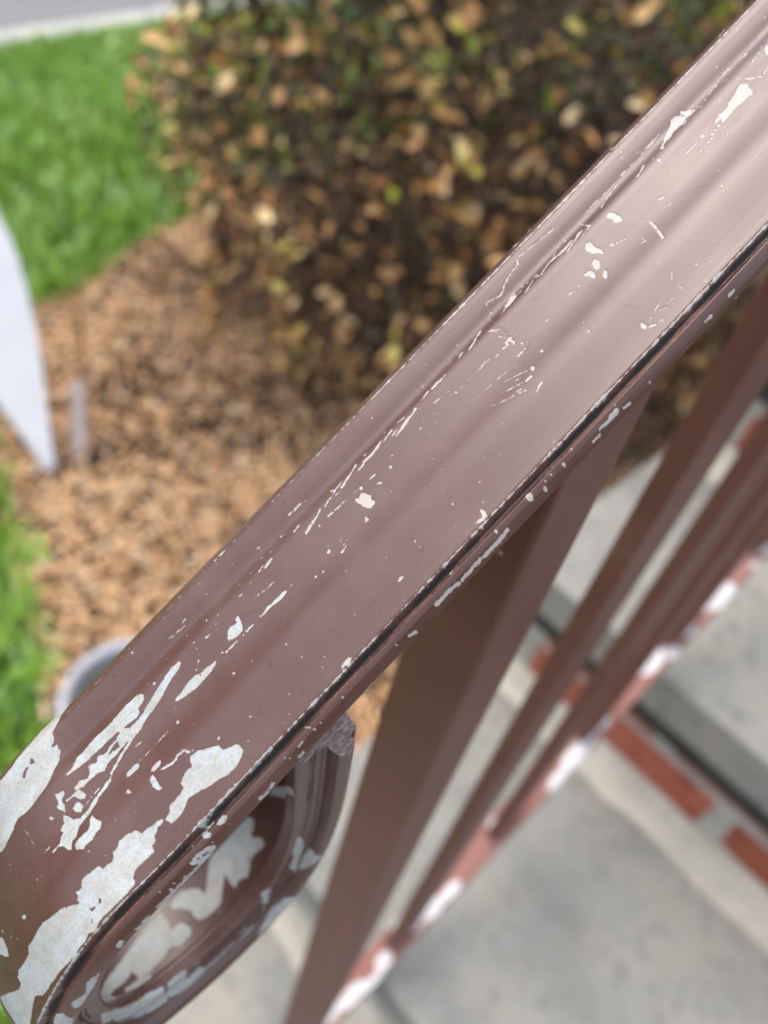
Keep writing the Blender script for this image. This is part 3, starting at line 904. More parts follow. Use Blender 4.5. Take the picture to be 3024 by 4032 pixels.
def profile(fine, under_step=None):
    # smooth top curve, sampled by length
    d = np.r_[0, np.cumsum(np.hypot(np.diff(TOPY), np.diff(TOPZ)))]
    n = int(d[-1] / fine)
    u = np.linspace(0, d[-1], n)
    y = np.interp(u, d, TOPY); z = np.interp(u, d, TOPZ)
    k = max(1, int(.00035 / fine)); ker = np.hanning(2 * k + 3)[1:-1]; ker /= ker.sum()
    kk = len(ker) // 2
    y2 = np.convolve(np.pad(y, kk, mode='edge'), ker, 'valid'); z2 = np.convolve(np.pad(z, kk, mode='edge'), ker, 'valid')
    # broad surfaces get a softer blend than the two crests
    k3 = max(1, int(.0021 / fine)); ker3 = np.hanning(2 * k3 + 3)[1:-1]; ker3 /= ker3.sum(); kk3 = len(ker3) // 2
    z3 = np.convolve(np.pad(z2, kk3, mode='edge'), ker3, 'valid')
    wgt = np.clip((.0186 - np.abs(y2)) / .0012, 0, 1)
    z2 = z2 * (1 - wgt) + z3 * wgt
    under = [(.0240, -.0080), (.0215, -.0088), (.0197, -.0089), (.0195, -.0108), (.0186, -.0116), (.0195, -.0125), (.0195, -.0170), (.0189, -.0178), (.0152, -.0178), (.0142, -.0170),
             (.0142, -.0152), (.0154, -.0141), (.0154, -.0130), (.0139, -.0118), (.0139, -.0096), (.0151, -.0084), (.0151, -.0052), (.0137, -.0036), (.0090, -.0035), (.0030, -.0035)]
    under = under + [(-a, b) for a, b in under[::-1]]
    if under_step:
        q = [(y2[-1], z2[-1])] + under + [(y2[0], z2[0])]
        under = []
        for (a, b), (c, d_) in zip(q[:-1], q[1:]):
            m_ = max(1, int(math.hypot(c - a, d_ - b) / under_step))
            under += [(a + (c - a) * i / m_, b + (d_ - b) * i / m_) for i in range(m_)]
        under = under[1:]
    pts = np.vstack([np.c_[y2, z2], under])
    return pts, n

def pos(s):
    o = np.argsort(PATH_S)
    S = PATH_S[o]
    P = np.c_[np.interp(s, S, PATH_P[o, 0]), np.interp(s, S, PATH_P[o, 1])]
    N = np.c_[np.interp(s, S, PATH_N[o, 0]), np.interp(s, S, PATH_N[o, 1])]
    return P, N / np.linalg.norm(N, axis=1)[:, None]

def seg_dist(px, py, pts, closed):
    best = np.full(px.shape, 1e9); inside = np.zeros(px.shape, bool)
    n = len(pts)
    for i in range(n if closed else n - 1):
        ax, ay = pts[i]; bx, by = pts[(i + 1) % n]
        dx, dy = bx - ax, by - ay
        L = dx * dx + dy * dy + 1e-18
        t = np.clip(((px - ax) * dx + (py - ay) * dy) / L, 0, 1)
        best = np.minimum(best, np.hypot(px - ax - t * dx, py - ay - t * dy))
        if closed:
            c = (ay > py) != (by > py)
            inside ^= c & (px < (bx - ax) * (py - ay) / (dy if abs(dy) > 1e-15 else 1e-15) + ax)
    return np.where(inside, best, -best) if closed else best

def chip_field(s, y, text):
    """signed distance in mm to the chipped paint, s and y are grids in metres"""
    f = np.full(s.shape, -3.0)
    s1 = s[:, 0]; y1 = y[0]
    for line in text.strip().split('\n'):
        w = line.split()
        k = w[0]
        pts = np.array([[float(a) * 1e-5 for a in q.split(',')] for q in w[1:]])
        mg = .0016
        a, b = pts.min(0) - mg, pts.max(0) + mg
        ii = np.where((s1 > a[0]) & (s1 < b[0]))[0]; jj = np.where((y1 > a[1]) & (y1 < b[1]))[0]
        if not len(ii) or not len(jj): continue
        sl = np.ix_(ii, jj)
        px, py = s[sl], y[sl]
        if k[0] in 'PH':
            d = seg_dist(px, py, pts, True) * 1e3
        elif k[0] == 'S':
            d = float(k[1:]) * 1e-3 - seg_dist(px, py, pts, False) * 1e3
        else:
            d = float(k[1:]) * 1e-3 - np.hypot(px - pts[0, 0], py - pts[0, 1]) * 1e3
        f[sl] = np.minimum(f[sl], -d) if k[0] == 'H' else np.maximum(f[sl], d)
    return f

def sweep(name, svals, prof, ntop, mat, chipfun=None, scuff=None):
    M = len(prof); n = len(svals)
    P, N = pos(svals)
    yy = np.broadcast_to(prof[:, 0], (n, M)); zz = np.broadcast_to(prof[:, 1], (n, M)).copy()
    sg = np.broadcast_to(svals[:, None], (n, M))
    du = np.r_[0, np.cumsum(np.hypot(np.diff(prof[:, 0]), np.diff(prof[:, 1])))]
    chip = chipfun(sg, yy) if chipfun is not None else np.full((n, M), -3.0)
    top = np.arange(M) < ntop
    # the chipped film is lower than the paint round it
    rec = np.clip((chip + .03) / .10, 0, 1) * 6e-5
    zz[:, top] -= rec[:, top]
    X = P[:, 0:1] + N[:, 0:1] * zz; Z = P[:, 1:2] + N[:, 1:2] * zz
    V = np.stack([X, yy + YO, Z], -1).reshape(-1, 3)
    i = np.arange(n - 1)[:, None] * M; j = np.arange(M)[None]
    a = i + j; b = i + (j + 1) % M
    F = np.stack([a, b, b + M, a + M], -1).reshape(-1, 4)
    me = tri_soup(name, V, F, mat)
    y0 = prof[:, 0]
    seam = np.where(top, np.exp(-((y0 - .02135) / .00050) ** 2), 0)
    seam_all = np.clip(seam[None] * (.55 + .65 * vnoise(svals, 5, 260)[:, None]), 0, 1.2)
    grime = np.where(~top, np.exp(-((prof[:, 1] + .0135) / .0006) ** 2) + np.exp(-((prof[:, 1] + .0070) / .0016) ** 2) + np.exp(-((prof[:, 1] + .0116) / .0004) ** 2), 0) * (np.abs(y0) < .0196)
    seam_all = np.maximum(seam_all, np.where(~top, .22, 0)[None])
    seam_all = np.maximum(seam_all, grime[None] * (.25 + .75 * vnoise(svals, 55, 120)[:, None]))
    rst = np.where(top, np.exp(-((y0 - .0221) / .00028) ** 2), 0)[None] * (.35 + .75 * vnoise(svals, 8, 90)[:, None])
    for nm, arr in (('chip', chip), ('dirt', seam_all), ('rust', rst), ('scuff', scuff(sg, yy) if scuff else chip * 0 - 3)):
        A = me.attributes.new(nm, 'FLOAT', 'POINT')
        A.data.foreach_set('value', np.ascontiguousarray(arr, dtype=np.float32).ravel())
    A = me.attributes.new('su', 'FLOAT_VECTOR', 'POINT')
    A.data.foreach_set('vector', np.stack([sg, np.broadcast_to(du, (n, M)), sg * 0], -1).astype(np.float32).ravel())
    me.polygons.foreach_set('use_smooth', np.ones(len(me.polygons), bool))
    return me, V, M

M_RAIL = mat_rail()
railing = empty('stair_railing')
tag(railing, 'brown painted metal stair railing with chipped scroll-ended handrail and square balusters', 'railing')

def top_chips(s, y):
    f = chip_field(s, y, CHIPS)
    s1 = s[:, 0]
    # the stair-side crest has worn down to the primer in a ragged line
    wr = .03 + .30 * vnoise(s1, 21, 1300) * vnoise(s1, 22, 170) + .26 * np.clip((s1 - .0) / .08, 0, 1) * vnoise(s1, 23, 420)
    wr = np.where(s1 < -.05, wr * 1.1 + .05, wr)
    d = wr[:, None] - np.abs(y - .02065) * 1e3
    f = np.maximum(f, np.clip(d, -3, 3))
    wl = -.05 + .15 * np.clip((s1 + .03) / .05, 0, 1) + .55 * vnoise(s1, 31, 240) * vnoise(s1, 32, 61) * vnoise(s1, 33, 1100)  # garden-side crest: pale line paints its sky highlight, along with some wear
    f = np.maximum(f, np.clip(wl[:, None] - np.abs(y + .0209) * 1e3, -3, 3))
    # ragged nicks along the lower edge of the bead
    wb = -.62 + 1.1 * vnoise(s1, 41, 500) * vnoise(s1, 42, 70)
    f = np.maximum(f, np.clip(wb[:, None] - np.abs(y - .0251) * 2.2e3, -3, 3))
    return f

PR, NTOP = profile(.00022)
sv = np.arange(-.150, .1601, .00023)
me, _, _ = sweep('handrail', sv, PR, NTOP, M_RAIL, lambda s, y: np.where((np.arange(s.shape[1]) < NTOP)[None], top_chips(s, y), -3),
                 lambda s, y: np.where((np.arange(s.shape[1]) < NTOP)[None], chip_field(s, y, SCUFFS), -3))
tag(link('handrail', me, railing))
PRc, NTc = profile(.0006)
me, _, _ = sweep('handrail', np.linspace(.1600, .98, 60), PRc, NTc, M_RAIL)
tag(link('handrail', me, railing))

PRs, NTs = profile(.0005, .0005)
ss = np.arange(PATH_S.min(), -.1499, .0005)
ss[-1] = -.1500
US = np.r_[0, np.cumsum(np.hypot(np.diff(PRs[:, 0]), np.diff(PRs[:, 1])))]
def scroll_chips(s, y):
    return chip_field(s, np.broadcast_to(US, s.shape), SCROLL_CHIPS) if SCROLL_CHIPS.strip() else np.full(s.shape, -3.0)
me, Vs, Ms = sweep('scroll', ss, PRs, NTs, M_RAIL, scroll_chips)
o_scroll = tag(link('scroll_end', me, railing))
# saw-cut end face of the scroll
capV = Vs[:Ms]
capm = mesh('saw_cut_end', capV, [list(range(Ms))], mat_simple('saw_cut_metal', [(.38, (.16, .085, .07)), (.52, (.27, .18, .16)), (.64, (.52, .46, .44))], 600, .35, bump=.9, bdist=.0006, bscale=500, stretch=(1, 6, 1)))
tag(link('saw_cut_end', capm, o_scroll))
M_IRON = mat_iron('brown_iron')
def square_bar(name, x0, x1, y0, y1, ztop, zbot, mat, bev=.0012):
    """upright bar; its top follows the slope of the handrail"""
    V, F = box(x0, x1, y0, y1, 0, 1, bev)
    V = [(x, y, zbot + (x * TT + ztop - zbot) * z) for x, y, z in V]
    return mesh(name, V, F, mat)
BR_DROP = 1.030
hx, hb = .0210, .0064
first = None
for k in range(8):
    xc = .2217 if k == 0 else .2367 + .130 * k
    if xc > .90: break
    o = link('baluster', square_bar('baluster', xc - hx, xc + hx, YO - hb, YO + hb, -.0045, (xc * TT - BR_DROP - .001), M_IRON), railing)
link('newel_post', square_bar('newel_post', .052, .083, YO - .0160, YO + .0160, -.0185, -.945, M_IRON, .0020), railing)
o = link('newel_post', square_bar('newel_post', .9865, 1.0175, YO - .0160, YO + .0160, -.0185, -.67 + .275, M_IRON, .0020), railing)

def add_attr(me, vals):
    A = me.attributes.new('chip', 'FLOAT', 'POINT')
    A.data.foreach_set('value', np.ascontiguousarray(vals, dtype=np.float32))
# bottom rail: flat channel with blistered, flaking paint on its top face
M_BOT = mat_iron('flaking_red_brown_iron', 1.0, (.215, .085, .062), (.29, .13, .10), .5)
def bottom_rail():
    hw = .0158
    prof = [(-hw, -.014), (-hw, -.0015)] + [(y, 0) for y in np.linspace(-hw + .0015, hw - .0015, 9)] + [(hw, -.0015), (hw, -.014)]
    prof = np.array(prof)
    xs = np.arange(.0835, .9861, .003)
    n, Mp = len(xs), len(prof)
    x = np.broadcast_to(xs[:, None], (n, Mp)); y = np.broadcast_to(prof[:, 0], (n, Mp)) + YO
    z = x * TT - BR_DROP + np.broadcast_to(prof[:, 1], (n, Mp)) / CT
    V = np.stack([x, y, z], -1).reshape(-1, 3)
    i = np.arange(n - 1)[:, None] * Mp; j = np.arange(Mp - 1)[None]
    a = i + j
    F = np.stack([a, a + 1, a + 1 + Mp, a + Mp], -1).reshape(-1, 4)
    me = tri_soup('bottom_rail', V, F, M_BOT)
    f = np.full((n, Mp), -30.0)
    # (x, y offset, half length, half width) in metres
    for cx, cy, a_, b_ in FLAKES:
        d = 1 - np.hypot((x - cx) / (a_ * .85), (y - cy) / (b_ * .8))
        f = np.maximum(f, d * b_ * 1e3)
    add_attr(me, f.ravel())
    return me
FLAKES = [(.80, .004, .012, .009), (.782, .008, .006, .006), (.754, .004, .011, .009), (.735, .010, .006, .005), (.688, .006, .020, .014), (.670, .0, .010, .008),
          (.640, .004, .010, .009), (.612, .008, .010, .010), (.590, -.006, .021, .017), (.512, .002, .012, .010), (.492, .0, .014, .012), (.470, .006, .024, .011),
          (.440, .010, .018, .008), (.363, -.010, .007, .007), (.287, .006, .016, .008), (.262, .004, .018, .011), (.250, -.010, .011, .009), (.228, -.012, .012, .009),
          (.240, .004, .010, .007), (.193, .004, .012, .010), (.172, .010, .018, .006), (.148, .004, .022, .010), (.118, .0, .020, .010), (.855, .004, .012, .01), (.90, .0, .01, .008)]
link('bottom_rail', bottom_rail(), railing)

# ------------------------------------------------------------------ steps: concrete treads on brick risers
M_CONC = mat_concrete('worn_concrete', (.238, .235, .212))
M_MORT = mat_simple('mortar', [(.3, (.30, .28, .24)), (.6, (.40, .385, .34)), (.8, (.46, .43, .36))], 22, .9, bump=.5, bdist=.004)
M_NOSE_SHADE = mat_simple('nosing_shade_tone', [(.3, (.03, .028, .022)), (.6, (.055, .052, .042)), (.8, (.10, .095, .075))], 18, .95, bump=.5, bdist=.004)
M_BED = mat_simple('beige_mortar', [(.3, (.36, .33, .26)), (.55, (.47, .43, .345)), (.8, (.55, .50, .41))], 14, .9, bump=.5, bdist=.004)
def mat_brick():
    t = NT('red_brick')
    oc = t.coord()
    r = t.n('ShaderNodeObjectInfo').outputs['Random']
    base = t.mix(r, (.28, .068, .036), (.38, .105, .06))
    c = t.mix(t.smooth(t.noise(30, 5, .6, oc), .45, .7), base, (.22, .045, .022))
    c = t.mix(t.math('MULTIPLY', t.smooth(t.noise(300, 3, .6, oc), .58, .7), .5), c, (.42, .20, .13))
    t.col(c); t.rough(.85)
    t.bump(t.noise(240, 4, .6, oc), .5, .002)
    return t.m
M_BRICK = mat_brick()
steps = empty('steps')
tag(steps, 'grey concrete treads on red brick risers beside the brown railing', kind='structure')
NOSE0, RUN, Z0, RISE = .212, .415, -.945, .275
YL, YR = -.235, 1.35
SL = .074
brick_meshes = []
for i in range(5):
    V, F = box(-.046, .046, -.099, .099, -.0350, .0350, .004, .0012)
    brick_meshes.append(mesh('brick', V, F, M_BRICK, local=True))
half_mesh = mesh('brick', *box(-.046, .046, -.046, .046, -.0350, .0350, .004, .0010), M_BRICK, local=True)
for k in range(-1, 4):
    zt = Z0 + RISE * k; xn = NOSE0 + RUN * k - (.022 if k < 1 else 0)
    depth = RUN + .08 if k < 3 else 1.6
    V, F = box(xn, xn + depth, YL, YR, zt - SL, zt, .006, .0015)
    link('concrete_tread', mesh('concrete_tread', V, F, M_CONC), steps)
    xr = xn + .024                       # riser face under this tread
    zb = zt - RISE
    if k == -1: zb = -1.32
    # cement backing and the bed along the foot of the riser
    V, F = box(xr + .0018, xr + RUN - .02, YL + .022, YR - .01, zb - .01, zt - SL - .054)
    link('mortar_backing', mesh('mortar_backing', V, F, M_MORT), steps)
    V, F = box(xr + .09, xr + RUN - .02, YL + .04, YR - .03, zt - SL - .056, zt - SL - .0015)
    link('mortar_backing', mesh('mortar_backing', V, F, M_MORT), steps)
    V, F = box(xr - .004, xr + .09, YL + .022, YR - .012, zt - SL - .056, zt - SL - .001, .006, .001)  # near-black strip painting the shadow under the nosing
    link('nosing_shade', mesh('nosing_shade', V, F, M_NOSE_SHADE), steps)
    # mortar fillet sloping from the foot of the bricks down on to the tread below
    ya, yb = YL + .02, YR - .012
    fil = [(xr - .040, zb + .0005), (xr - .034, zb + .006), (xr - .016, zb + .026), (xr - .004, zb + .042), (xr + .004, zb + .048), (xr + .03, zb + .048), (xr + .03, zb + .0005)]
    nf = 40
    V = []; F = []
    for i in range(nf + 1):
        yy_ = ya + (yb - ya) * i / nf
        for j, (a_, b_) in enumerate(fil):
            wv = random.uniform(-.003, .003) if 0 < j < 5 else (random.uniform(-.006, .004) if j == 0 else 0)
            V.append((a_ + wv, yy_, b_ + (random.uniform(-.002, .002) if 0 < j < 5 else 0)))
    m_ = len(fil)
    for i in range(nf):
        for j in range(m_ - 1):
            F.append((i * m_ + j, i * m_ + j + 1, (i + 1) * m_ + j + 1, (i + 1) * m_ + j))
    F.append(list(range(m_))); F.append(list(range(nf * m_, (nf + 1) * m_))[::-1])
    link('mortar_fillet', mesh('mortar_fillet', V, F, M_BED), steps)
    for row in range(3 if k > 0 else 0):                # the two bottom steps stand on plain cement risers
        zc = zb + .050 + .035 + row * .082
        hb_ = .0285
        if zc - .035 > zt - SL + .001: break
        y = -.031 + .099 - .229 * 2 + (.1145 if row % 2 else 0)
        while y < YR - .03:
            if y - .099 > YL + .004 and y + .099 < YR - .012:
                if True:
                    b = link('brick', random.choice(brick_meshes), steps)
                    b.location = W(xr + .046 + random.uniform(-.002, .002), y, zc)
                    b.rotation_euler = (0, random.uniform(-.01, .01), random.uniform(-.008, .008))
            elif y + .099 > YL + .06 and y < 0:
                yc = y + .099 - .046
                if yc - .046 > YL + .003:
                    b = link('brick', half_mesh, steps)
                    b.location = W(xr + .046, yc, zc)
            y += .229

# ------------------------------------------------------------------ ground: soil under everything, mulch bed, lawn, kerb, road, path
M_SOIL = mat_simple('dark_soil', [(.3, (.06, .035, .022)), (.55, (.13, .075, .045)), (.75, (.20, .115, .065))], 9, .95, bump=.8, bdist=.02)
def sheet(name, outline, z, mat):
    V = [(x, y, z) for x, y in outline]
    bm = bmesh.new()
    f = bm.faces.new([bm.verts.new(v) for v in V])
    bmesh.ops.triangulate(bm, faces=[f])
    bm.verts.index_update()
    VV = [tuple(v.co) for v in bm.verts]; FF = [[v.index for v in f.verts] for f in bm.faces]
    bm.free()
    # upward-facing after the mirror
    def area(f): 
        a, b, c = [VV[i] for i in f[:3]]
        return (b[0]-a[0])*(c[1]-a[1]) - (b[1]-a[1])*(c[0]-a[0])
    FF = [f if area(f) > 0 else f[::-1] for f in FF]
    FF = [f[::-1] for f in FF]
    return mesh(name, VV, [f[::-1] for f in FF], mat)
tag(link('ground', sheet('ground', [(-150, -150), (150, -150), (150, 150), (-150, 150)], GZ * -1 - .02, M_SOIL)), 'brown soil ground around the house steps', kind='structure')
tag(link('mulch_bed', sheet('mulch_bed', [(.05, -.60), (.16, -.90), (.24, -1.2), (.30, -1.40), (.38, -1.62), (.62, -1.93), (1.26, -2.23), (2.2, -2.5), (6, -2.6), (6, -.1), (.1, -.1)], -GZ - .004, M_SOIL)), 'strip of earth covered in wood mulch between lawn and steps', kind='structure')
M_LAWN = mat_simple('lawn_soil', [(.3, (.020, .055, .010)), (.6, (.035, .09, .016)), (.8, (.06, .12, .025))], 7, .95, bump=.6, bdist=.02)
KY = lambda x: -4.077 - .2 * (x - 1.497)
LAWN = [(-12, KY(-12)), (30, KY(30)), (30, -2.6), (2.2, -2.5), (1.26, -2.23), (.62, -1.93), (.38, -1.62), (.30, -1.40), (.24, -1.2), (.16, -.9), (.05, -.60), (.02, -.31), (-12, -.31)]
tag(link('lawn', sheet('lawn', LAWN, -GZ, M_LAWN)), 'bright green lawn reaching from the mulch bed to the kerb', kind='structure')
M_KERB = mat_concrete('pale_kerb_stone', (.42, .42, .40))
def slab(name, pts, z0, z1, mat):
    n = len(pts)
    V = [(x, y, z0) for x, y in pts] + [(x, y, z1) for x, y in pts]
    F = [list(range(n))[::-1], list(range(n, 2 * n))] + [[i, (i + 1) % n, (i + 1) % n + n, i + n] for i in range(n)]
    return mesh(name, V, F, mat)
KW = .16
tag(link('kerb', slab('kerb', [(-12, KY(-12) - KW), (30, KY(30) - KW), (30, KY(30)), (-12, KY(-12))], -GZ - .15, -GZ + .025, M_KERB)), 'pale stone kerb between the lawn and the grey road', kind='structure')
M_ROAD = mat_simple('grey_asphalt', [(.3, (.15, .145, .145)), (.55, (.20, .195, .195)), (.75, (.25, .24, .24))], 30, .9, bump=.5, bdist=.004, bscale=300)
tag(link('road', sheet('road', [(-12, KY(-12) - KW - .002), (-12, -40), (30, -40), (30, KY(30) - KW - .002)], -GZ - .012, M_ROAD)), 'grey asphalt road beyond the kerb', kind='structure')
tag(link('path', slab('path', [(-6, -.3), (-.185, -.3), (-.185, 1.5), (-6, 1.5)], -GZ - .1, -GZ + .02, M_CONC)), 'concrete path leading to the foot of the steps', kind='structure')

def inside(px, py, poly):
    r = np.zeros(px.shape, bool)
    n = len(poly)
    for i in range(n):
        ax, ay = poly[i]; bx, by = poly[(i + 1) % n]
        c = (ay > py) != (by > py)
        r ^= c & (px < (bx - ax) * (py - ay) / ((by - ay) or 1e-12) + ax)
    return r
def rot(n, tilt):
    """n random rotations: any heading, limited tilt"""
    a = rng.uniform(0, 2 * np.pi, n); b = rng.normal(0, tilt, n); c = rng.normal(0, tilt, n)
    ca, sa, cb, sb, cc, s_ = np.cos(a), np.sin(a), np.cos(b), np.sin(b), np.cos(c), np.sin(c)
    Rz = np.zeros((n, 3, 3)); Rz[:, 0, 0] = ca; Rz[:, 0, 1] = -sa; Rz[:, 1, 0] = sa; Rz[:, 1, 1] = ca; Rz[:, 2, 2] = 1
    Ry = np.zeros((n, 3, 3)); Ry[:, 0, 0] = cb; Ry[:, 0, 2] = sb; Ry[:, 2, 0] = -sb; Ry[:, 2, 2] = cb; Ry[:, 1, 1] = 1
    Rx = np.zeros((n, 3, 3)); Rx[:, 1, 1] = cc; Rx[:, 1, 2] = -s_; Rx[:, 2, 1] = s_; Rx[:, 2, 2] = cc; Rx[:, 0, 0] = 1
    return Rz @ Ry @ Rx
def scatter(name, shape, faces, P, R, S, mat, parent=None):
    """many copies of a small shape joined in one mesh"""
    sh = np.asarray(shape, float)
    V = np.einsum('nij,nkj->nki', R, sh[None] * S[:, None, :]) + P[:, None, :]
    F = np.asarray(faces)[None] + (np.arange(len(P)) * len(sh))[:, None, None]
    return tri_soup(name, V.reshape(-1, 3), F.reshape(-1, len(faces[0])), mat)
BOXV = [(x, y, z) for x in (-.5, .5) for y in (-.5, .5) for z in (-.5, .5)]
BOXF = [(0, 1, 3, 2), (4, 6, 7, 5), (0, 4, 5, 1), (2, 3, 7, 6), (0, 2, 6, 4), (1, 5, 7, 3)]
CHIPV = [(-.5, -.3, 0), (-.1, -.5, .3), (.5, -.2, 0), (.42, .35, .2), (0, .5, -.1), (-.48, .3, .25), (-.4, -.2, -.5), (.4, -.1, -.5), (.1, .4, -.5)]
CHIPF = [(0, 1, 5), (1, 4, 5), (1, 3, 4), (1, 2, 3), (0, 6, 1), (1, 6, 7), (1, 7, 2), (2, 7, 3), (3, 7, 8), (3, 8, 4), (4, 8, 5), (5, 8, 6), (5, 6, 0)]

# ------------------------------------------------------------------ wood mulch
BED = [(.03, -.60), (.14, -.90), (.21, -1.2), (.27, -1.40), (.35, -1.62), (.60, -1.97), (1.26, -2.27), (2.2, -2.5), (3.0, -2.5), (3.0, -.2), (.1, -.2)]
n = 52000
x = rng.uniform(0, 3, n); y = rng.uniform(-2.6, -.2, n)
keep = inside(x, y, BED) & ((x < 1.75) | (rng.random(n) < .35))
x, y = x[keep], y[keep]; n = len(x)
bumps = .012 + .008 * np.sin(x * 9 + 1) * np.cos(y * 8) + .006 * np.sin(x * 23 + y * 17)
P = np.c_[x, y, -GZ + .004 + bumps + rng.uniform(-.004, .010, n)]
S = np.c_[.010 + .05 * rng.random(n) ** 2, rng.uniform(.005, .016, n), rng.uniform(.003, .008, n)]
dark = np.exp(-(((x - .78) / .14) ** 2 + ((y + 1.56) / .10) ** 2)) + np.exp(-(((x - .62) / .12) ** 2 + ((y + 1.30) / .05) ** 2)) + np.exp(-(((x - 1.12) / .12) ** 2 + ((y + 2.05) / .16) ** 2)) + .8 * np.exp(-(((x - .45) / .05) ** 2 + ((y + 1.40) / .08) ** 2)) + .7 * np.exp(-(((x - 1.0) / .2) ** 2 + ((y + 1.25) / .2) ** 2))
wet = rng.random(n) < np.clip(dark, 0, .42)
M_BARK = mat_island('dark_bark_mulch', [(0, (.03, .018, .014)), (.5, (.075, .042, .03)), (.85, (.15, .085, .06)), (1, (.30, .18, .11))], .85, spec=.2)
M_MULCH = mat_island('wood_mulch', [(.0, (.10, .055, .036)), (.08, (.28, .155, .085)), (.22, (.56, .325, .165)), (.55, (.70, .43, .225)), (.8, (.77, .52, .30)), (.95, (.80, .62, .42))], .85, spec=.2, patch=None)
tag(link('wood_mulch', scatter('wood_mulch', CHIPV, CHIPF, P[~wet], rot(int((~wet).sum()), .35), S[~wet], M_MULCH)), 'loose tan and brown wood chips covering the planting bed', kind='stuff')

tag(link('bark_mulch', scatter('bark_mulch', CHIPV, CHIPF, P[wet], rot(int(wet.sum()), .35), S[wet], M_BARK)), 'dark damp bark pieces in patches of the wood mulch', kind='stuff')

# ------------------------------------------------------------------ lawn grass
n = 90000
u = rng.random(n)
x = rng.uniform(-.6, 3.4, n); y = rng.uniform(-4.75, -.31, n)
keep = inside(x, y, LAWN) & (y > KY(x) + .01)
x, y = x[keep], y[keep]; n = len(x)
hgt = rng.uniform(.035, .085, n) * (.7 + .6 * vnoise(x * 3 + y * 1.7, 3, 1.5))
near_edge = (x < .6) & (y > -1.5)
hgt *= np.where(near_edge, 1.35, 1)
ang = rng.uniform(0, 2 * np.pi, n); lean = rng.uniform(.1, .8, n) * hgt
wd = rng.uniform(.003, .006, n)
dx, dy = np.cos(ang), np.sin(ang)
base = np.c_[x, y, np.full(n, -GZ)]
px, py = -dy * wd, dx * wd
V = np.stack([base + np.c_[-px, -py, 0 * px], base + np.c_[px, py, 0 * px],
              base + np.c_[dx * lean * .45 + px * .8, dy * lean * .45 + py * .8, hgt * .6], base + np.c_[dx * lean * .45 - px * .8, dy * lean * .45 - py * .8, hgt * .6],
              base + np.c_[dx * lean, dy * lean, hgt]], 1)
o5 = (np.arange(n) * 5)[:, None]
F = np.concatenate([o5 + np.array([[0, 1, 2]]), o5 + np.array([[0, 2, 3]]), o5 + np.array([[3, 2, 4]])])
M_GRASS = mat_island('grass_blades', [(0, (.12, .25, .020)), (.4, (.22, .39, .04)), (.7, (.30, .49, .07)), (.93, (.38, .58, .16)), (1, (.50, .66, .34))], .36, patch=3.0)
tag(link('grass', tri_soup('grass', V.reshape(-1, 3), F, M_GRASS)), 'short bright green grass blades of the lawn', kind='stuff')

n = 190  # pale leaves whose colour paints bright glints on the lawn
x = rng.uniform(-.2, 3.0, n); y = rng.uniform(-4.6, -.6, n)
keep = inside(x, y, LAWN) & (y > KY(x) + .05)
x, y = x[keep], y[keep]; n = len(x)
CLV = [(0, 0, 0), (.5, .35, .08), (.5, -.35, .08), (.9, .25, .0), (.9, -.25, 0), (.75, 0, .04)]
CLF = [(0, 2, 5), (0, 5, 1), (1, 5, 3), (2, 4, 5)]
S = rng.uniform(.020, .042, n)
M_GLINT = mat_island('pale_glint_leaves', [(0, (.28, .48, .10)), (.6, (.38, .58, .18)), (1, (.52, .68, .32))], .3)
tag(link('lawn_glint', scatter('lawn_glint', CLV, CLF, np.c_[x, y, -GZ + rng.uniform(.05, .085, n)], rot(n, .35), np.c_[S, S, S], M_GLINT)), 'scattered pale leaves painting bright glints into the lawn', kind='stuff')

# ------------------------------------------------------------------ shrub with many brown leaves
shrub = empty('shrub')
tag(shrub, 'dense dying shrub with tan and brown leaves, greener on top, beside the steps', 'shrub')
M_TWIG = mat_simple('twig_bark', [(.3, (.05, .035, .028)), (.6, (.10, .075, .06)), (.8, (.16, .125, .10))], 60, .9, bump=.4, bdist=.002)
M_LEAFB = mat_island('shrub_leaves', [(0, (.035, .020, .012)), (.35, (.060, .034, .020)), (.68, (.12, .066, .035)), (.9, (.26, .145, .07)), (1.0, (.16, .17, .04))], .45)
M_LEAFG = mat_island('green_shrub_leaves', [(0, (.055, .042, .010)), (.4, (.16, .135, .018)), (.7, (.34, .31, .03)), (.9, (.54, .48, .05)), (1, (.55, .34, .08))], .6, spec=.2)
LEAFV = [(0, 0, 0), (.28, .30, .07), (.28, -.30, .07), (.5, 0, 0), (.72, .24, .03), (.72, -.24, .03), (1, 0, -.08)]
LEAFF = [(0, 3, 1), (0, 2, 3), (1, 3, 4), (2, 5, 3), (3, 6, 4), (3, 5, 6)]
SX0, SX1, SY0, SY1, SZ0, SZ1 = .98, 3.1, -2.06, -.50, -GZ, .26
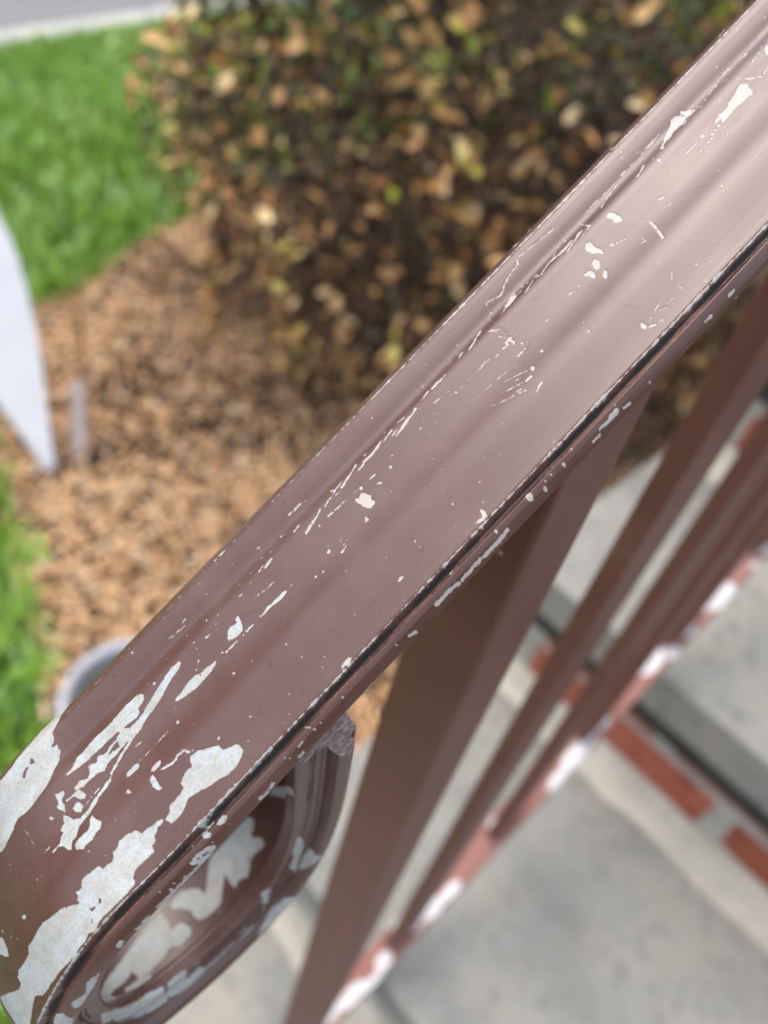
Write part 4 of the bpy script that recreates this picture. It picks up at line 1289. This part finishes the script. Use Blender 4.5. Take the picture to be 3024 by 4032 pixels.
def shrub_points(n, depth):
    """points inside the clipped, uneven body of the shrub, thick near its surface"""
    p = np.c_[rng.uniform(SX0 - .1, SX1, n), rng.uniform(SY0 - .1, SY1, n), rng.uniform(SZ0 + .03, SZ1 + .1, n)]
    lump = .09 * np.sin(p[:, 1] * 7 + 2 * p[:, 2] * 3) + .07 * np.sin(p[:, 2] * 9 + p[:, 0] * 4) + .05 * np.sin(p[:, 1] * 17 + p[:, 0] * 13)
    foot = .16 * np.clip((-GZ + .35 - p[:, 2]) / .35, 0, 1) - .10 * np.clip((p[:, 1] + 1.25) / .5, -0.2, 1)*0
    front = SX0 + .30 * np.maximum(0, -1.45 - p[:, 1]) + .5 * np.maximum(0, p[:, 1] + 1.25)
    dx_ = p[:, 0] - (front + lump + foot); dy1 = p[:, 1] - (SY0 + lump * .5); dy2 = (SY1 + lump) - p[:, 1]; dz = (SZ1 + lump) - p[:, 2]
    dd = np.minimum.reduce([dx_, dy1, dy2, dz])
    ok = (dd > 0) & (rng.random(n) < np.maximum(np.exp(-dd / depth), .20))
    return p[ok], dd[ok]
pts, dd = shrub_points(300000, .11)
n = len(pts)
green = rng.random(n) < np.clip(.03 + .55 * (pts[:, 2] + .42) / .4 + .6 * (vnoise(pts[:, 1] * 2 + pts[:, 2] * 3, 77, 2.5) - .60), .015, .55)
sz = rng.uniform(.016, .034, n)
# the large dead leaves at the surface, paled to paint in glints: the 300 that show largest are objects of their own
camp = np.array([-.094, .073, .12])
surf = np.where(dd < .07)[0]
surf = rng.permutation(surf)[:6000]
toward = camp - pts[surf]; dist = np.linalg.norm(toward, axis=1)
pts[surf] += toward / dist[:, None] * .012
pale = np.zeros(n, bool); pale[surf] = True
front_ = (pts[surf, 0] < 1.95) & (pts[surf, 1] < -.55)
cand = surf[front_]
single = np.zeros(n, bool)
single[cand[np.argsort(np.linalg.norm(pts[cand] - camp, axis=1))[:1500:5]]] = True
M_PALE = mat_island('glint_dead_leaves', [(0, (.34, .14, .04)), (.3, (.64, .33, .11)), (.6, (.84, .50, .19)), (.85, (.90, .64, .32)), (1, (.66, .55, .10))], .4)
M_PALEG = mat_island('yellow_green_leaves', [(0, (.20, .27, .03)), (.5, (.46, .50, .05)), (.8, (.66, .62, .10)), (1, (.72, .52, .14))], .4)
leaf_me = {False: [], True: []}
for g in (False, True):
    for i in range(4):
        mm = NT('shrub_leaf')
        cols = [(.86, .52, .20), (.66, .35, .12), (.90, .65, .33), (.46, .21, .07)] if not g else [(.18, .30, .04), (.42, .50, .07), (.10, .18, .03), (.60, .50, .11)]
        mm.col(cols[i]); mm.rough(.4)
        leaf_me[g].append(mesh('leaf', LEAFV, LEAFF, mm.m, local=True))
for i in np.where(single)[0]:
    o = link('leaf', leaf_me[bool(green[i])][random.randrange(4)], shrub)
    o.location = W(*pts[i])
    o.rotation_euler = (random.gauss(.35, .5), random.gauss(-.35, .5), random.uniform(0, 6.28))
    k_ = random.uniform(.036, .056)
    o.scale = (k_, k_ * .9, k_)
def leaves(mask, mat, name, grow=1.0, tilt=.9):
    k = mask.sum()
    return scatter(name, LEAFV, LEAFF, pts[mask], rot(k, tilt), np.c_[sz[mask], sz[mask] * .9, sz[mask]] * grow, mat)
link('foliage', leaves(~pale & ~green, M_LEAFB, 'foliage'), shrub)['kind'] = 'stuff'
link('foliage', leaves(~pale & green, M_LEAFG, 'foliage'), shrub)['kind'] = 'stuff'
link('pale_foliage', leaves(pale & ~single & ~green, M_PALE, 'pale_foliage', 1.55, .6), shrub)['kind'] = 'stuff'
link('pale_foliage', leaves(pale & ~single & green, M_PALEG, 'pale_foliage', 1.55, .6), shrub)['kind'] = 'stuff'
# twigs and stems inside
def tube_mesh(name, paths, mat, sides=5, local=False):
    V, F = [], []
    for pth, r0, r1 in paths:
        pth = np.asarray(pth, float); m_ = len(pth); b = len(V)
        for i, p in enumerate(pth):
            t = pth[min(i + 1, m_ - 1)] - pth[max(i - 1, 0)]; t /= np.linalg.norm(t) + 1e-9
            a = np.cross(t, (0.3, .2, 1) if abs(t[2]) < .9 else (1, 0, 0)); a /= np.linalg.norm(a); c = np.cross(t, a)
            r = r0 + (r1 - r0) * i / (m_ - 1)
            for k in range(sides):
                q = 2 * math.pi * k / sides
                V.append(tuple(p + r * (math.cos(q) * a + math.sin(q) * c)))
        for i in range(m_ - 1):
            for k in range(sides):
                F.append((b + i * sides + k, b + i * sides + (k + 1) % sides, b + (i + 1) * sides + (k + 1) % sides, b + (i + 1) * sides + k))
    return mesh(name, V, F, mat, True, local)
stems = [(1.35, -1.95), (1.42, -1.62), (1.38, -1.28), (1.55, -.95), (1.9, -1.5), (2.2, -.9), (2.4, -1.9)]
for sx_, sy_ in stems:
    pth = [(sx_, sy_, -GZ - .03)]
    for i in range(6):
        q = pth[-1]; pth.append((q[0] + random.gauss(0, .04), q[1] + random.gauss(0, .04), q[2] + .19))
    link('stem', tube_mesh('stem', [(pth, .022, .008)], M_TWIG, 7), shrub)
tw = []
for _ in range(420):
    sx_, sy_ = random.choice(stems)
    z = random.uniform(-GZ + .1, -.2)
    a = np.array([sx_ + random.gauss(0, .05), sy_ + random.gauss(0, .05), z])
    dirn = np.array([random.gauss(-.35, .6), random.gauss(0, .7), random.uniform(.1, .9)]); dirn /= np.linalg.norm(dirn)
    L = random.uniform(.2, .5)
    mid = a + dirn * L * .5 + np.array([random.gauss(0, .02) for _ in range(3)])
    e = a + dirn * L
    e[0] = max(e[0], SX0 + .02); e[1] = min(max(e[1], SY0 + .03), SY1 - .02); e[2] = min(e[2], SZ1)
    tw.append(([a, mid, e], .004, .0015))
link('twig', tube_mesh('twig', tw, M_TWIG, 4), shrub)['kind'] = 'stuff'

# ------------------------------------------------------------------ small things in the bed and on the grass
M_WHITE = mat_simple('white_plastic', [(.3, (.74, .74, .76)), (.7, (.82, .82, .83))], 8, .35, bump=0)
PTIP, PEX, PEY, PNR = np.array([.3904, -1.3390, -1.300]), np.array([.9460, .3243, 0]), np.array([.1523, -.4441, .8829]), np.array([-.2863, .8352, .4695])
outline = [(.010, .0), (.0166, .112), (.023, .202), (.0282, .284), (.0303, .363), (.0285, .440), (.0239, .506), (.0163, .553), (.004, .5935), (-.009, .664), (-.030, .700), (-.062, .712), (-.100, .690),
           (-.128, .610), (-.140, .500), (-.138, .380), (-.1185, .274), (-.0793, .183), (-.038, .086), (-.0076, -.003), (0, -.03)]
def on_panel(a, b, c): return tuple(PTIP + a * PEX + b * PEY + c * PNR)
n_ = len(outline)
V = [on_panel(a, b, -.004) for a, b in outline] + [on_panel(a * .99, b, .004) for a, b in outline]
F = [list(range(n_))[::-1], list(range(n_, 2 * n_))] + [[i, (i + 1) % n_, (i + 1) % n_ + n_, i + n_] for i in range(n_)]
panel = empty('garden_panel', W(*PTIP))
tag(panel, 'white pointed plastic panel with a curved edge standing in the mulch by the lawn', 'garden panel')
def shifted(V, p): return [(x - p[0], y - p[1], z - p[2]) for x, y, z in V]
link('plate', mesh('plate', shifted(V, PTIP), F, M_WHITE, local=True), panel)
rib = [on_panel(a + .007, b, .0045) for a, b in ((-.004, .01), (-.036, .090), (-.077, .186), (-.116, .277), (-.132, .38))]
link('rib', tube_mesh('rib', [(shifted(rib, PTIP), .0035, .0035)], M_WHITE, 6, True), panel)
M_GREYW = mat_simple('weathered_wood', [(.3, (.20, .17, .16)), (.6, (.27, .24, .23)), (.8, (.33, .30, .29))], 30, .85, bump=.4, bdist=.002, stretch=(1, 1, .15))
A_, B_ = np.array([.453, -1.312, -1.285]), np.array([.590, -1.580, -1.255])
d_ = B_ - A_; L_ = np.linalg.norm(d_); d_ /= L_
w_ = np.cross((0, 0, 1), d_); w_ /= np.linalg.norm(w_); u_ = np.cross(d_, w_)
V, F = box(0, L_, -.018, .018, -.008, .008, .002, .001)
V = [tuple(d_ * x + w_ * y + u_ * z) for x, y, z in V]
stk = link('wooden_stake', mesh('wooden_stake', V, F, M_GREYW, local=True))
tag(stk, 'pale grey wooden stake lying in the mulch next to the white panel', 'stake')
stk.location = W(*A_)
M_TUB = mat_simple('pale_grey_plastic', [(.3, (.30, .30, .33)), (.7, (.37, .37, .40))], 10, .45, bump=0)
M_WATER = mat_simple('dark_wet_soil', [(.3, (.020, .026, .024)), (.7, (.045, .05, .045))], 30, .6, bump=.3)
def lathe(name, prof, mat, seg=48, c=(0, 0, 0)):
    V, F = [], []
    for i, (r, z) in enumerate(prof):
        for k in range(seg):
            q = 2 * math.pi * k / seg
            V.append((c[0] + r * math.cos(q), c[1] + r * math.sin(q), c[2] + z))
    for i in range(len(prof) - 1):
        for k in range(seg):
            F.append((i * seg + k, i * seg + (k + 1) % seg, (i + 1) * seg + (k + 1) % seg, (i + 1) * seg + k))
    return mesh(name, V, F, mat, True)
TC = (.192, -.590, -GZ)
tub = empty('bucket', W(*TC))
tag(tub, 'pale grey round plastic bucket at the edge of the grass below the handrail', 'bucket')
b = link('body', lathe('body', [(.001, .004), (.095, .0), (.102, .01), (.112, .17), (.121, .172), (.125, .180), (.123, .188), (.112, .190), (.106, .184), (.102, .150), (.093, .02), (.001, .016)], M_TUB), tub)
b2 = link('soil', lathe('soil', [(.1035, .163), (.001, .163)], M_WATER), tub)
hnd = [(TC[0] * 0 + .122 * math.cos(t), .122 * math.sin(t), .176 - .03 * math.sin(t * 1.0)) for t in np.linspace(0, math.pi, 16)]
h_ = link('handle', tube_mesh('handle', [(hnd, .003, .003)], M_GREYW, 6), tub)
for q in (b, b2, h_): q.location = (0, 0, -GZ)

# leafy weeds along the grass edge
M_WEED = [mat_island('weed_leaves', [(0, (.06, .18, .02)), (.5, (.13, .34, .03)), (1, (.28, .50, .06))], .45), mat_island('dark_weed_leaves', [(0, (.03, .09, .015)), (.5, (.06, .18, .03)), (1, (.12, .28, .05))], .45)]
def weed(x, y, r, n_, mat, label):
    root = empty('weed', W(x, y, -GZ))
    tag(root, label, 'weed', 'weeds along the lawn edge')
    for i in range(n_):
        a = 2 * math.pi * i / n_ + random.uniform(-.4, .4); L = r * random.uniform(.6, 1.15); e = random.uniform(.15, .9)
        V = []
        for (lx, ly, lz) in LEAFV:
            px_, pz_ = lx * L * math.cos(e), lx * L * math.sin(e) - .4 * L * lx * lx + .01
            V.append((px_ * math.cos(a) - ly * L * .75 * math.sin(a), px_ * math.sin(a) + ly * L * .75 * math.cos(a), pz_ + lz * L * .4 - GZ))
        link('leaf', mesh('leaf', V, LEAFF, mat), root)
weed(.250, -1.13, .060, 11, M_WEED[0], 'bright yellow-green leafy weed where grass meets mulch, above the bucket')
weed(.118, -.845, .075, 10, M_WEED[0], 'light green leafy weed on the lawn side of the bucket')
weed(.315, -1.415, .070, 9, M_WEED[0], 'small pale green weed at the foot of the white panel')
weed(.075, -.800, .085, 10, M_WEED[1], 'dark green leafy weed in shade beside the bucket')
weed(1.02, -1.33, .055, 8, M_WEED[1], 'tiny dark green weed under the front of the brown shrub')

# ------------------------------------------------------------------ trees over the road: added out of view to darken what the gloss paint mirrors
M_ADDED_CROWN = mat_island('added_tree_leaves', [(0, (.020, .038, .010)), (.5, (.045, .075, .018)), (.85, (.08, .11, .03)), (1, (.14, .12, .04))], .55)
Pc = []
Tp = []
for i in range(9):
    cx, cy = -15 + 3.6 * i + random.uniform(-.8, .8), KY(-15 + 3.6 * i) - 7.5 + random.uniform(-.8, .8)
    hgt_ = random.uniform(7.5, 10.5)
    Tp.append(([(cx, cy, -GZ - .1), (cx + .1, cy, -GZ + hgt_ * .3), (cx, cy + .1, -GZ + hgt_ * .7)], .22, .08))
    for c_ in range(16):
        q_ = rng.normal(0, 1, (260, 3)); q_ /= np.linalg.norm(q_, axis=1)[:, None]
        q_ *= (rng.random((260, 1)) ** .35) * rng.uniform(.7, 1.35)
        Pc.append(q_ + np.array([cx + rng.normal(0, 1.2), cy + rng.normal(0, 1.0), -GZ + hgt_ * rng.uniform(.28, .95)]))
Pc = np.concatenate(Pc); n = len(Pc)
S = rng.uniform(.16, .34, n)
tb = tag(link('added_tree_belt', scatter('added_tree_belt', LEAFV, LEAFF, Pc, rot(n, 1.0), np.c_[S, S, S], M_ADDED_CROWN)), 'added row of unseen dark trees beyond the road that darken the reflections in the gloss paint', kind='stuff')
link('added_tree_trunk', tube_mesh('added_tree_trunk', Tp, M_TWIG, 8), tb)
